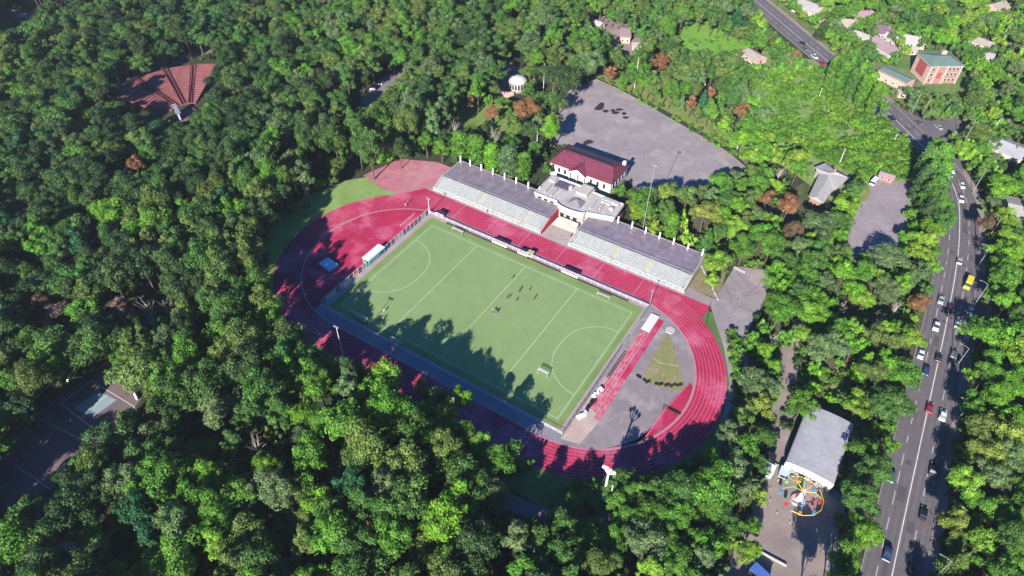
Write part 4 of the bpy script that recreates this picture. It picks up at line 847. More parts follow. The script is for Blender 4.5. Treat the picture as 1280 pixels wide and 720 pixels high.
for i, (dx, dy, dz) in enumerate(((-1.6, .2, 17), (-.7, 0, 17.6), (.4, 0, 17.2), (1.5, .1, 16.8))):
    b = MB(); b.tube([(70.7, -45.2, 15.2), (70.7+dx*.7, -45.2+dy, dz-.8), (70.7+dx, -45.2+dy, dz)], .16, 5); a_ = b.build('lamp_arm', WHITE, t); b = MB(); b.box(70.7+dx-.45, -45.6+dy, dz, 70.7+dx+.45, -45+dy, dz+.7); b.build('lamp', WHITE, a_)
pole(72.8, -45.8, 12, 'thin pale pole beside the white floodlight mast', 1, .14)

# training kit round the track
t = thing('crash_mat', 'large white landing mat beside the long-jump runway', 'mat', (53.6, 26.6, 0)); MB().box(51.9, 22.3, .14, 55.1, 30.9, .62).build('mat_body', mat('white mat sheet', (.62, .60, .60), .8, .08, .8), t); MB().box(51.8, 22.2, .1, 55.2, 31, .14).build('pallet', GREYM, t)
t = thing('throwing_circle', 'pale concrete throwing circle at the tip of the olive sector', 'throwing circle', (60.9, 27.3, 0)); b = MB(); b.prism([(60.9+1.7*math.cos(a), 27.3+1.7*math.sin(a)) for a in [i*math.pi/12 for i in range(24)]], .08, .16); b.build('slab', mat('pink concrete', (.46, .38, .38), .9, .1, 1), t)
b = MB(); b.prism([(59.6, 26.0), (60.2, 25.6), (61.7, 25.6), (62.3, 26.0), (61.7, 25.8), (60.2, 25.8)], .16, .36); b.build('stop_board', WHITE, t)
def tyre(x, y, lab):
    t = thing('tyre', lab, 'tyre', (x, y, .12), 0, 'row of half-buried tyres along the throwing sector')
    b = MB(); n_ = 10
    for i in range(n_):
        for (rr, z) in ((.55, .0), (.55, .24), (.30, .24), (.30, .0)): a = 2*math.pi*i/n_; b.v.append((rr*math.cos(a), rr*math.sin(a), z))
    for i in range(n_):
        for j in range(4): b.f.append((i*4+j, ((i+1) % n_)*4+j, ((i+1) % n_)*4+(j+1) % 4, i*4+(j+1) % 4))
    local(b, 'tread', RUBBER, t); return t
b0 = None
for i, (u, v) in enumerate(((797, 470), (800, 472), (805, 475), (808, 478), (811, 477), (820, 480), (824, 481), (827, 480), (832, 482), (835, 481), (839, 483), (843, 481), (847, 482), (851, 481))):
    x, y = G(u, v); l_ = 'black tyre in the row edging the bottom of the olive throwing sector'
    if b0 is None: b0 = tyre(x, y, l_)
    else: dup(b0, (x, y, .12))
def barrier(x, y, rz, lab, L=5, h=.9):
    t = thing('steeplechase_barrier', lab, 'barrier', (x, y, .1), rz)
    local(MB().box(-L/2, -.08, h-.14, L/2, .08, h), 'top_beam', mat('barrier black', (.03, .02, .03), .7), t)
    for s in (-1, 1): b = MB(); b.box(s*L*.42-.06, -.5, 0, s*L*.42+.06, .5, .1); b.box(s*L*.42-.06, -.06, .1, s*L*.42+.06, .06, h-.15); local(b, 'leg', DARK, t)
bx0, by0 = G(827, 510); bx1, by1 = G(846, 520)
barrier((bx0+bx1)/2, (by0+by1)/2, math.atan2(by1-by0, bx1-bx0), 'black water-jump barrier across the red inner lane of the right bend'); 
t = thing('water_jump_cover', 'dark flat cover beside the water-jump barrier', 'cover', ((bx0+bx1)/2+1.2, (by0+by1)/2+1.4, .12), math.atan2(by1-by0, bx1-bx0)); local(MB().box(-2.2, -.5, 0, 2.2, .5, .12), 'cover_sheet', RUBBER, t)
def rubble(x, y, L, rz, lab, m, name, cat, sd_):
    t = thing(name, lab, cat, (x, y, .12), rz); q = random.Random(sd_)
    for i in range(5): local(MB().obox(-L/2+L*(i+.5)/5, q.uniform(-.4, .4), 0, L/5*.9, q.uniform(.8, 1.5), q.uniform(.5, 1.0), q.uniform(-.3, .3)), 'folded_sheet', m, t)
WSH = mat('white tarpaulin', (.66, .66, .66), .8, .1, 1.2)
rubble(51.6, -11.8, 5, R_(80), 'heap of white folded sheets by the right pitch fence, middle one', WSH, 'tarpaulin_heap', 'tarpaulin', 1); rubble(52.0, -22.3, 4, R_(70), 'white folded sheets nearest the bottom corner of the pitch', WSH, 'tarpaulin_heap', 'tarpaulin', 2)
rubble(52.0, -17, 4.5, R_(80), 'dark folded mats between two white sheet heaps', DARK, 'mat_heap', 'mats', 3)
t = thing('hurdle_rack', 'long row of dark stacked hurdles by the right pitch fence', 'hurdles', (51.9, 1, .1))
for i in range(12): b = MB(); y = -5.5+i*1.1; b.bar((-.4, y, 0), (-.4, y, 1), .05); b.bar((.4, y, 0), (.4, y, 1), .05); b.box(-.5, y-.05, .82, .5, y+.05, 1.02); b.bar((-.4, y, .03), (-.4, y+.7, .03), .05); b.bar((.4, y, .03), (.4, y+.7, .03), .05); local(b, 'hurdle', DARK, t)
t = thing('jump_mat_shelter', 'pale blue covered high-jump mat in the shaded left bend', 'mat', (-64.5, -14, .1), R_(-8)); local(MB().box(-3.2, -2.3, 0, 3.2, 2.3, .9), 'mat_body', mat('blue mat cover', (.22, .42, .66), .6, .08, .6), t); local(MB().box(-3.25, -2.35, .9, 3.25, 2.35, .98), 'cover_sheet', mat('pale blue cover', (.34, .54, .74), .6, .08, .6), t)
hx0, hy0 = G(500, 284); hx1, hy1 = G(519, 268); t = thing('hurdle_line', 'white hurdles in a line on the red left bend near the fence corner', 'hurdles', ((hx0+hx1)/2, (hy0+hy1)/2, .1), math.atan2(hy1-hy0, hx1-hx0))
hl = math.hypot(hx1-hx0, hy1-hy0)
for i in range(9): b = MB(); x = -hl/2+hl*(i+.5)/9; b.box(x-.45, -.03, .7, x+.45, .03, .82); b.bar((x-.4, 0, 0), (x-.4, 0, .75), .03); b.bar((x+.4, 0, 0), (x+.4, 0, .75), .03); local(b, 'hurdle', WHITE, t)

# ------------------------------------------------------------------ PEOPLE
def person_mesh(pose, seed):
    q = random.Random(seed); V = {}; E_ = []
    ls, rs = {'stand': ((.12, 0), (-.12, 0)), 'run': ((.14, .34), (-.12, -.38)), 'walk': ((.12, .2), (-.12, -.2))}[pose]
    lift = .28 if pose == 'run' else .0
    J = [('pel', (0, 0, .95), .13), ('wai', (0, 0, 1.12), .12), ('che', (0, .02, 1.34), .155), ('nec', (0, .03, 1.52), .06), ('hea', (0, .05, 1.64), .105), ('top', (0, .05, 1.74), .08),
         ('lh', (.1, 0, .9), .1), ('lk', (ls[0], ls[1]*.6+.05, .50), .065), ('la', (ls[0], ls[1], .09), .045), ('lt', (ls[0], ls[1]+.17, .04), .04),
         ('rh', (-.1, 0, .9), .1), ('rk', (rs[0], rs[1]*.4+.08, .50+lift*.3), .065), ('ra', (rs[0], rs[1], .09+lift), .045), ('rt', (rs[0], rs[1]+.15, .04+lift), .04),
         ('lS', (.2, .02, 1.42), .06), ('lE', (.29, -.05-ls[1]*.5, 1.16), .045), ('lH', (.27, .1-ls[1]*.5, .95), .038), ('lF', (.26, .15-ls[1]*.5, .87), .03),
         ('rS', (-.2, .02, 1.42), .06), ('rE', (-.29, -.05-rs[1]*.5, 1.16), .045), ('rH', (-.27, .12-rs[1]*.5, .97), .038), ('rF', (-.26, .17-rs[1]*.5, .89), .03)]
    id_ = {n_: i for i, (n_, _, _) in enumerate(J)}
    Ed = [(id_[a], id_[b]) for a, b in (('pel', 'wai'), ('wai', 'che'), ('che', 'nec'), ('nec', 'hea'), ('hea', 'top'), ('pel', 'lh'), ('lh', 'lk'), ('lk', 'la'), ('la', 'lt'), ('pel', 'rh'), ('rh', 'rk'), ('rk', 'ra'), ('ra', 'rt'), ('che', 'lS'), ('lS', 'lE'), ('lE', 'lH'), ('lH', 'lF'), ('che', 'rS'), ('rS', 'rE'), ('rE', 'rH'), ('rH', 'rF'))]
    me = bpy.data.meshes.new('sk'); me.from_pydata([p for _, p, _ in J], Ed, []); o = bpy.data.objects.new('sk', me); COL.objects.link(o)
    md = o.modifiers.new('s', 'SKIN'); o.modifiers.new('u', 'SUBSURF').levels = 1
    for i, (_, _, r_) in enumerate(J): me.skin_vertices[0].data[i].radius = (r_, r_)
    me.skin_vertices[0].data[0].use_root = True
    dg = bpy.context.evaluated_depsgraph_get(); ev = o.evaluated_get(dg); out_ = bpy.data.meshes.new_from_object(ev); out_.name = 'person body'
    bpy.data.objects.remove(o); out_.materials.clear(); return out_
SKIN = mat('skin', (.45, .27, .19), .6); HAIR = mat('dark hair', (.03, .02, .015), .8)
PB = {p: person_mesh(p, i) for i, p in enumerate(('stand', 'run', 'walk'))}
for m_ in PB.values(): m_.materials.append(SKIN)
def person(x, y, rz, pose, top, bot, lab, z=.16):
    t = thing('person', lab, 'person', (x, y, z), rz, None)
    o = bpy.data.objects.new('body', PB[pose]); COL.objects.link(o); o.parent = t
    b = MB(); b.tube([(0, 0, .93), (0, .005, 1.1), (0, .02, 1.3), (0, .03, 1.45)], [.19, .165, .21, .15], 10, True); local(b, 'shirt', top, t)
    b = MB(); b.tube([(0, 0, .99), (0, 0, .82)], [.18, .2], 10); 
    for s in (-1, 1): b.tube([(s*.1, 0, .85), (s*.125, .04, .6)], [.11, .1], 8)
    local(b, 'shorts', bot, t)
    b = MB(); b.tube([(0, .03, 1.62), (0, .035, 1.72), (0, .04, 1.79)], [.11, .115, .05], 8); local(b, 'hair', HAIR, t)
TB = mat('black shirt', (.02, .02, .025), .8); TR = mat('maroon shirt', (.14, .02, .03), .8); TW = mat('white shirt', (.6, .6, .6), .8); TG = mat('dark green shirt', (.02, .07, .04), .8)
for (u, v, a, pose, top, bot, lab) in [(639.5, 350, 20, 'stand', TR, TB, 'player in maroon shirt next to the halfway line, set apart from the others'), (632.5, 374.5, 80, 'walk', TB, TB, 'left one of two dark-clad players standing side by side'), (635.8, 374, 80, 'walk', TB, TB, 'right one of two dark-clad players standing side by side'),
    (644.3, 378, 10, 'run', TB, TB, 'dark-clad player running alone between the two pairs'), (648, 367, 0, 'run', TG, TB, 'player in dark green shirt in the middle of the group'), (649.5, 364, 200, 'run', TB, TB, 'player just above the one in dark green shirt'), (661, 364.5, 150, 'run', TB, TB, 'player farthest up the pitch in the right part of the group'),
    (666.8, 376, 120, 'stand', TB, TR, 'left of two players close together at the right of the group'), (668.3, 374, 120, 'stand', TG, TB, 'right of two players close together at the right of the group'), (616, 392, 60, 'stand', TB, TB, 'left of three players by the tiny practice goal'), (618.6, 393, 30, 'walk', TB, TB, 'middle one of three players by the tiny practice goal'), (621.5, 391.5, 300, 'stand', TB, TB, 'right of three players by the tiny practice goal'),
    (510.5, 254, 250, 'run', TB, TB, 'runner in black on the sunny left bend'), (507, 258, 250, 'run', TW, TB, 'runner in white shirt on the sunny left bend'), (609, 266, 240, 'walk', TB, TB, 'person walking on the gutter paving before the left grandstand half'), (650, 282, 240, 'walk', TR, TB, 'person in maroon near the railing of the left grandstand half'),
    (713, 297, 180, 'stand', TB, TB, 'person standing on the plaza by the right grandstand half'), (479.5, 400, 100, 'walk', TW, TB, 'person in white by the shaded goal'), (480.5, 390, 200, 'run', TW, TW, 'person in white at the edge of the tree shade on the pitch'), (414, 358, 0, 'stand', TW, TB, 'person in white on the shaded left bend')]:
    x, y = G(u, v, .1); person(x, y, R_(a), pose, top, bot, lab)

# ------------------------------------------------------------------ VEHICLES
def car_proto(name, L, W, H, kind):
    def extr(prof, w0, w1=None):
        b = MB(); n_ = len(prof); w1 = w1 or w0
        for s in (-1, 1): b.v += [(x, s*(w0 if z < .75*H else w1), z) for x, z in prof]
        b.f += [tuple(range(n_)), tuple(range(2*n_-1, n_-1, -1))]+[(i, n_+i, n_+(i+1) % n_, (i+1) % n_) for i in range(n_)]; return b
    h = L/2
    if kind == 'car':
        body = extr([(-h, .3), (-h+.05, .72), (-h+.15, .90), (-h*.55, .95), (h*.38, .92), (h*.93, .72), (h, .55), (h, .28)], W/2)
        cab = extr([(-h*.72, .93), (-h*.48, H-.06), (-h*.30, H-.03), (h*.12, H-.04), (h*.48, .91)], W/2-.06, W/2-.2)
        roof = extr([(-h*.50, H-.05), (-h*.32, H+.01), (h*.10, H), (h*.16, H-.07)], W/2-.19, W/2-.2)
    else:
        body = extr([(-h, .35), (-h, 1.25), (h*.75, 1.25), (h*.97, 1.05), (h, .6), (h, .35)], W/2)
        cab = extr([(-h+.05, 1.26), (-h+.08, H-.25), (h*.55, H-.25), (h*.78, 1.26)], W/2-.04)
        roof = extr([(-h, H-.24), (-h+.05, H), (h*.5, H), (h*.6, H-.24)], W/2-.02)
    wh = []
    for sx in (-.62, .62):
        for sy in (-1, 1):
            b = MB(); b.tube([(sx*h, sy*(W/2-.22), .33), (sx*h, sy*(W/2+.02), .33)], .33, 10); wh.append(b)
    lt = []
    for s in (-1, 1): b = MB(); b.box(h-.02, s*W*.36-.16, .55, h+.025, s*W*.36+.16, .70); lt.append(b)
    tl = []
    for s in (-1, 1): b = MB(); b.box(-h-.02, s*W*.38-.14, .70, -h+.06, s*W*.38+.14, .88); tl.append(b)
    return dict(body=body.mesh('body'), cabin_glass=cab.mesh('cabin glass', GLASS), roof=roof.mesh('roof'), wheel=[b.mesh('wheel', RUBBER) for b in wh], headlight=[b.mesh('headlight', WHITE) for b in lt], tail_light=[b.mesh('tail light', REDW) for b in tl])
CARP = car_proto('car', 4.6, 1.85, 1.5, 'car'); VANP = car_proto('van', 6.4, 2.15, 2.6, 'van'); SUVP = car_proto('suv', 4.9, 1.95, 1.75, 'car')
def paint(c, n_): return mat('car paint '+n_, c, .3, metal=.1, spec=.6)
PAINT = dict(white=paint((.70, .70, .70), 'white'), silver=paint((.38, .39, .41), 'silver'), black=paint((.015, .015, .02), 'black'), blue=paint((.02, .04, .12), 'blue'), red=paint((.35, .012, .03), 'red'), grey=paint((.12, .125, .13), 'grey'), darkred=paint((.10, .012, .03), 'dark red'), yellow=paint((.70, .60, .04), 'yellow'), green=paint((.05, .14, .10), 'green'))
def car(x, y, rz, colr, lab, P=CARP, name='car', cat='car', z=.17, roofc=None, grp='cars on the main road'):
    t = thing(name, lab, cat, (x, y, z), rz, grp)
    for nm in ('body', 'roof', 'cabin_glass'):
        me = P[nm]
        if nm != 'cabin_glass':
            me = me.copy(); me.materials.clear(); me.materials.append(PAINT[roofc] if roofc and nm == 'roof' else PAINT[colr])
        o = bpy.data.objects.new(nm, me); COL.objects.link(o); o.parent = t
    for nm in ('wheel', 'headlight', 'tail_light'):
        for me in P[nm]: o = bpy.data.objects.new(nm, me); COL.objects.link(o); o.parent = t
def roaddir(x, y):
    i = min(range(len(RD)-1), key=lambda i: math.hypot(RD[i][0]-x, RD[i][1]-y)); return math.atan2(RD[i+1][1]-RD[i][1], RD[i+1][0]-RD[i][0])
for (u, v, c, d, lab, P) in [(1199, 326, 'silver', 1, 'silver car just ahead of the yellow minibus on the inner lane', CARP), (1176, 375, 'silver', -1, 'silver car half under foliage at the left kerb, above the white one', CARP), (1188, 384, 'darkred', 1, 'dark maroon car beside the centre line left of the minibus bay', CARP), (1170, 408, 'white', -1, 'white car in the left lane, upper of two white ones', SUVP),
    (1197, 405, 'silver', 1, 'silver car with dark windows right of the maroon car', CARP), (1213, 388, 'silver', 1, 'silver car parked in the shaded bay below the minibus', CARP), (1151, 443, 'white', -1, 'white car at the left kerb beside the green crown', CARP), (1173, 447, 'black', 1, 'black car in the inner right lane beside a silver one', CARP), (1192, 442, 'grey', 1, 'grey car in the outer right lane beside the black one', SUVP), (1157.5, 463, 'blue', -1, 'dark blue car half hidden by trees on the left kerb', CARP),
    (1161.5, 510, 'red', 1, 'bright red car beside the solid centre line', CARP), (1178, 519, 'white', 1, 'white car right behind and beside the red car', SUVP), (1166, 587, 'black', 1, 'black car in the outer lane at the shade edge beside the lamp', SUVP), (1113.5, 595, 'green', -1, 'dark green car partly under trees at the left kerb', CARP), (1154, 642, 'black', 1, 'black car alone in the sunny outer lane near the bottom', CARP), (1109, 692, 'blue', -1, 'blue car near the bottom edge in the left lane', SUVP), (1140, 712, 'black', 1, 'black car cut by the bottom edge of the picture', CARP),
    (1202, 232, 'white', -1, 'white car on the narrow road just below the white van', CARP), (1201, 249, 'white', -1, 'white car with open sunlit roof at the start of the curve', SUVP), (1003, 54, 'black', 1, 'black car highest on the far upper road', CARP), (1006, 61, 'grey', -1, 'grey car second on the far upper road', CARP), (1018, 71, 'white', -1, 'white car on the far upper road', SUVP), (1028, 79.5, 'red', -1, 'red car on the far upper road by the shrubs', CARP), (1115, 148, 'black', -1, 'black car at the upper end of the junction', CARP), (1136, 173, 'blue', -1, 'blue car in tree shade at the junction', CARP), (1148, 153, 'grey', 1, 'grey car turning at the junction', CARP), (1173, 159, 'silver', 1, 'silver car at the mouth of the side road', CARP)]:
    x, y = G(u, v, .6); a = roaddir(x, y)+(math.pi if d < 0 else 0); car(x, y, a, c, lab, P)
x, y = G(1210.5, 354, 1.2); car(x, y, R_(-95), 'yellow', 'yellow minibus with red front standing in the lay-by', VANP, 'minibus', 'minibus', grp=None)
x, y = G(1188, 215, 1.2); car(x, y, R_(100), 'white', 'white van where the narrow road leaves the trees', VANP, 'van', 'van', grp=None)
x, y = G(1093.5, 226, 1.2); car(x, y, R_(80), 'white', 'white box van parked at the top corner of the concrete yard', VANP, 'van', 'van', .06, grp=None)
x, y = G(965, 585, .6); car(x, y, R_(75), 'white', 'white car on the lane left of the grey-roofed shed', CARP, 'car', 'car', .08, grp=None)
x, y = G(783, 210, .6); car(x, y, R_(70), 'silver', 'silver car parked at the right back corner of the crimson-roofed pavilion', CARP, 'car', 'car', .06, grp=None)
x, y = G(735, 178, .6); car(x, y, R_(60), 'black', 'black car parked alone behind the crimson-roofed pavilion', CARP, 'car', 'car', .06, grp=None)

# street lamps
def street_lamp(x, y, h, rz, lab):
    t = thing('street_lamp', lab, 'street lamp', (x, y, 0), rz, 'street lamps along the main road')
    b = MB(); b.tube([(0, 0, 0), (0, 0, h)], [.16, .09], 7); local(b, 'pole', GREYM, t)
    b = MB(); b.tube([(0, 0, h-.1), (-1.2, 0, h+.5), (-2.6, 0, h+.7)], [.08, .06, .05], 5); a = local(b, 'arm', GREYM, t); b = MB(); b.box(-3.2, -.14, h+.64, -2.5, .14, h+.76); local(b, 'lamp', GREYM, a)
for u, v, h, lab in ((1220, 336, 11, 'street lamp above the lay-by with the yellow minibus'), (1217, 382, 11, 'street lamp standing beside the shaded lay-by'), (1192, 462, 11, 'street lamp by the grey and black cars'), (1195, 527, 10, 'street lamp right of the bright red car'), (1181, 616, 10, 'street lamp between the two lone black cars'), (1168, 722, 10, 'lowest street lamp by the road'), (1197, 192, 18, 'very tall pole at the side road mouth'), (1215, 242, 13, 'tall slim pole by the brown tree at the curve'), (1139, 143, 12, 'left of two pale poles above the junction'), (1152, 146, 12, 'right of two pale poles above the junction'), (1234, 300, 12, 'lamp pole right of the curve under the trees')):
    x, y = G(u, v); street_lamp(x, y, h, roaddir(x, y)-math.pi/2+math.pi*0, lab)
for u, v, h, lab in ((1048, 207, 9, 'white pole behind the white L-shaped house'), (1115, 182, 6, 'short white pole in the bright meadow'), (1022, 126, 7, 'slanting pale pole in the upper meadow'), (1238, 170, 9, 'pole beside the grey-roofed house by the side road'), (4, 612, 10, 'white post at the left edge of the shaded court')):
    x, y = G(u, v); pole(x, y, h, lab, 1, .12)

# ------------------------------------------------------------------ BUILDINGS round about
BRICK = mat('brick', (.30, .165, .14), .9, .12, .8, var2=.1); PINK = mat('pink render', (.50, .33, .28), .9, .1, .4); SLATE = mat('grey roof sheet', (.36, .35, .37), .8, .12, .25, col2=(.30, .28, .31), var2=.08); GREENR = mat('green-grey roof', (.13, .18, .155), .7, .1, .3); MAUVE = mat('mauve roof', (.29, .20, .22), .8, .12, .3); PALE = mat('pale roof sheet', (.36, .335, .325), .8, .1, .3); DKR = mat('dark purple roof tiles', (.14, .09, .13), .8, .12, .4); TANR = mat('weathered roof', (.32, .27, .24), .9, .14, .3)
def house(name, cx, cy, lx, ly, h, rise, rz, wall, roof, label, cat='house', nw=3, hip=0., chimney=True, flat=False, door=True):
    t = thing(name, label, cat, (cx, cy, 0), rz)
    w_ = MB().box(-lx/2, -ly/2, 0, lx/2, ly/2, h)
    if not flat and hip == 0:
        for s in (-1, 1): k = len(w_.v); w_.v += [(s*lx/2, -ly/2, h), (s*lx/2, ly/2, h), (s*lx/2, 0, h+rise-.12)]; w_.f.append((k, k+1, k+2) if s > 0 else (k, k+2, k+1))
    local(w_, 'wall', wall, t)
    if flat: r = local(MB().box(-lx/2-.2, -ly/2-.2, h, lx/2+.2, ly/2+.2, h+.25), 'roof', roof, t)
    else:
        b = MB(); ov = .45; P = [(-lx/2-ov, -ly/2-ov, h-.15), (lx/2+ov, -ly/2-ov, h-.15), (lx/2+ov, ly/2+ov, h-.15), (-lx/2-ov, ly/2+ov, h-.15), (-lx/2-ov+hip, 0, h+rise), (lx/2+ov-hip, 0, h+rise)]
        b.v += P+[(p[0], p[1], p[2]-.16) for p in P]; F = [(0, 1, 5, 4), (2, 3, 4, 5)]+([(1, 2, 5), (3, 0, 4)] if hip else [])
        b.f += F+[tuple(6+i for i in reversed(f)) for f in F]+[(0, 6, 7, 1), (2, 8, 9, 3)]+([(1, 7, 8, 2), (3, 9, 6, 0)] if hip else [(1, 7, 11, 5), (5, 11, 8, 2), (3, 9, 10, 4), (4, 10, 6, 0)])
        r = local(b, 'roof', roof, t)
    if chimney: local(MB().box(lx*.18, -ly*.12-.3, h+rise*.3, lx*.18+.6, -ly*.12+.4, h+rise+.9), 'chimney', BRICK, r)
    fl = max(1, int(h/3))
    for s in (-1, 1):
        for f_ in range(fl):
            for i in range(nw):
                x = -lx/2+lx*(i+.5)/nw; z = 1.0+f_*3
                f = local(MB().box(x-.6, s*(ly/2+.03)-.03, z, x+.6, s*(ly/2+.03)+.03, z+1.4), 'window', WHITE, t); local(MB().box(x-.48, s*(ly/2+.075)-.012, z+.1, x+.48, s*(ly/2+.075)+.012, z+1.3), 'pane', GLASS, f)
    if door: local(MB().box(lx/2+.01, -.5, 0, lx/2+.07, .5, 2.1), 'door', BARK, t)
    return t
def at(u, v, z=3): return G(u, v, z)
def dirpx(u0, v0, u1, v1, z=3): a, b = G(u0, v0, z), G(u1, v1, z); return math.atan2(b[1]-a[1], b[0]-a[0])
for (u, v, lx, ly, h, ri_, rz, wall, roof, lab, hip) in [
    (1016, 9, 24, 15, 4, 2.5, -20, CREAM, PALE, 'large pale-roofed house beside the far end of the upper road', 3), (1060, 28, 13, 8, 3, 2.2, 25, PINK, TANR, 'house with tan roof right of the large pale-roofed one', 2), (1081, 17, 12, 8, 3, 2, 40, PINK, MAUVE, 'pinkish house in the top row of the suburb', 2),
    (1104, 38, 12, 10, 3.4, 3, 10, PINK, DKR, 'house with dark purple roof in the middle of the suburb', 2), (1108, 58, 19, 10, 4, 2.6, -38, CREAM, MAUVE, 'long house with mauve roof above the brick building annex', 0), (1115, 47, 8, 6, 3, 2, -30, CREAM, PALE, 'small pale outhouse squeezed beside the dark purple roof', 0), (1141, 49, 14, 9, 3.4, 2.2, 10, CREAM, PALE, 'pale hipped house directly above the brick building', 2.5),
    (1137, 60, 8, 6, 3, 1.6, 10, CREAM, TANR, 'small tan shed left above the brick building', 0), (1080, 44, 14, 5, 2.6, 1.2, -20, CREAM, PALE, 'low narrow pale shed among gardens', 0), (1247, 8, 12, 10, 4, 3, 60, PINK, TANR, 'pink gabled house near the top right corner', 0), (1262, 19, 10, 5, 2.5, 1, 0, CREAM, PALE, 'flat pale outbuilding below the top right gabled house', 0),
    (1228, 52, 13, 8, 3, 1.8, -20, CREAM, TANR, 'small grey-tan roof alone among the right-hand gardens', 0), (1218, 37, 8, 3.5, 2.5, .8, 0, CREAM, TANR, 'tiny shed between two large garden trees', 0), (1237, 68, 5, 8, 2.5, 1, 0, CREAM, PALE, 'pale garden hut by the gravel track', 0), (1226, 77, 8, 4, 2.5, 1, 30, CREAM, TANR, 'low hut at the bend of the gravel track', 0), (1279, 42, 8, 8, 3, 2, 0, PINK, PALE, 'house cut by the right edge near the top', 0),
    (942, 68, 13, 9, 3, 1.8, -30, PINK, TANR, 'lone tan-roofed house in the meadow left of the upper road', 2), (926, 74, 7, 3, 2.3, .8, 0, CREAM, PALE, 'small white lean-to beside the lone tan-roofed house', 0), (1146, 90, 0, 0, 0, 0, 0, None, None, '', 0),
    (1262, 184, 16, 14, 4.5, 2, -15, CREAM, SLATE, 'grey-roofed house right of the side road', 0), (1275, 262, 10, 18, 4, 2, 10, CREAM, PALE, 'striped pale roof cut by the right edge', 0), (1278, 168, 6, 6, 3, 2, 20, BRICK, MAUVE, 'small brick gable at the right edge by the side road', 0), (1109, 219, 6, 4, 2.4, 1, 0, BRICK, MATS['mauve roof'], 'small brick shed at the top edge of the concrete yard', 0),
    (745, 28, 10, 6, 3, 1.6, -10, CREAM, PALE, 'white-edged shed in the works yard at the top', 0), (782, 38, 6, 18, 4, 1.4, 25, PINK, MAUVE, 'long mauve-roofed block in the works yard', 0), (798, 55, 7, 5, 3, 1, 25, PINK, TANR, 'pinkish end hut of the works yard', 0), (1126, 84, 0, 0, 0, 0, 0, None, None, '', 0)]:
    if lx: x, y = at(u, v, h); house('house' if lx > 9 else 'shed', x, y, lx, ly, h, ri_, R_(rz), wall, roof, lab, 'house' if lx > 9 else 'shed', 2 if lx < 10 else 3, hip, chimney=lx > 9)
# brick building with green roof
ang = math.atan2(296.6-286.8, 110.7-97.1)
t = thing('brick_building', 'tall brick building with green hipped roof and lighter stair bay', 'building', (109, 285.5, 0), ang)
local(MB().box(-9, -7.5, 0, 9, 7.5, 10.5), 'wall', BRICK, t)
b = MB(); b.v += [(-9.6, -8.1, 10.5), (9.6, -8.1, 10.5), (9.6, 8.1, 10.5), (-9.6, 8.1, 10.5), (-4, 0, 12.6), (4, 0, 12.6)]; b.f += [(0, 1, 5, 4), (2, 3, 4, 5), (1, 2, 5), (3, 0, 4), (3, 2, 1, 0)]; rf = local(b, 'roof', GREENR, t)
local(MB().box(-9.8, -8.3, 10.2, 9.8, 8.3, 10.48), 'cornice', CREAM, t); local(MB().box(2, 3, 11, 4.4, 4.6, 13.6), 'chimney', PINK, rf)
for x in (-9.12, 9.02): local(MB().box(x, -7.3, 0, x+.1, 7.3, 10.1), 'side_render', PINK, t)
local(MB().box(-9.3, -4.5, 2.5, -9.13, 3.5, 9.4), 'red_panel', mat('faded red panel', (.34, .07, .07), .8), t); local(MB().box(-3.2, -8.1, 3.4, -1.2, -7.52, 6.4), 'balcony', mat('faded red panel', (.34, .07, .07), .8), t)
for x in (-9, -5.2, .2, 8.4): local(MB().box(x, -7.95, 0, x+.6, -7.53, 10.1), 'pilaster', CREAM, t)
for i, x in enumerate((1.8, 4, 6.2, -7.4)):
    for z in (1.4, 4.6, 7.6): f = local(MB().box(x-.1, -7.62, z, x+1.2, -7.53, z+1.7), 'window', WHITE, t); local(MB().box(x, -7.66, z+.1, x+1.1, -7.63, z+1.6), 'pane', GLASS, f)
for y in (-5, -1.5, 2, 5):
    for z in (1.4, 4.6, 7.6): f = local(MB().box(9.13, y-.1, z, 9.2, y+1.2, z+1.7), 'window', WHITE, t); local(MB().box(9.21, y, z+.1, 9.24, y+1.1, z+1.6), 'pane', GLASS, f)
house('annex', 92, 266.5, 17, 9, 5, .8, R_(-24), PINK, GREENR, 'low green-grey roofed annex beside the brick building', 'building', 4, 0, False)
house('garage', 98.5, 253.5, 6, 5, 2.8, .8, R_(30), PINK, TANR, 'small pink garage below the annex', 'garage', 2, 0, False)
# white L-shaped house
t = thing('white_house', 'white-roofed L-shaped house at the edge of the bright meadow', 'house', (84.5, 144, 0))
W1 = [(78.3, 152.2), (80.8, 158), (92.4, 152), (89.6, 138.6), (86.2, 142)]; MB().prism([(78.8, 151.6), (81.2, 157.2), (91.7, 151.6), (89.2, 139.6), (86.6, 142)], 0, 4.4).build('wall', CREAM, t)
MB().prism([(81.6, 143), (86.8, 142.3), (89, 139.5), (87, 127.6), (82.2, 128.6)], 0, 4.3).build('wing_wall', BRICK, t)
b = MB(); b.v += [(77.6, 152, 4.4), (80.8, 158.4, 4.4), (92.9, 152.2, 4.4), (90, 139, 4.4), (84.5, 147.5, 6.6), (87.4, 150.2, 6.4)]; b.f += [(0, 4, 5, 1), (1, 5, 2), (2, 5, 4, 3), (0, 3, 4)]; b.build('roof', PALE, t)
b = MB(); b.v += [(80.9, 147, 4.45), (89.4, 143, 4.45), (88, 126.6, 4.3), (81.4, 128, 4.3), (84.9, 148, 6.3), (84.8, 127.2, 6)]; b.f += [(0, 4, 5, 3), (4, 1, 2, 5), (3, 5, 2)]; b.build('wing_roof', PALE, t)
for i in range(3): MB().box(83+i*1.6, 127.45-i*.2, 1, 83.9+i*1.6, 127.75-i*.2, 2.4).build('window', GLASS, t)
MB().box(86, 150, 5.8, 86.8, 150.8, 8).build('chimney', BRICK, t)
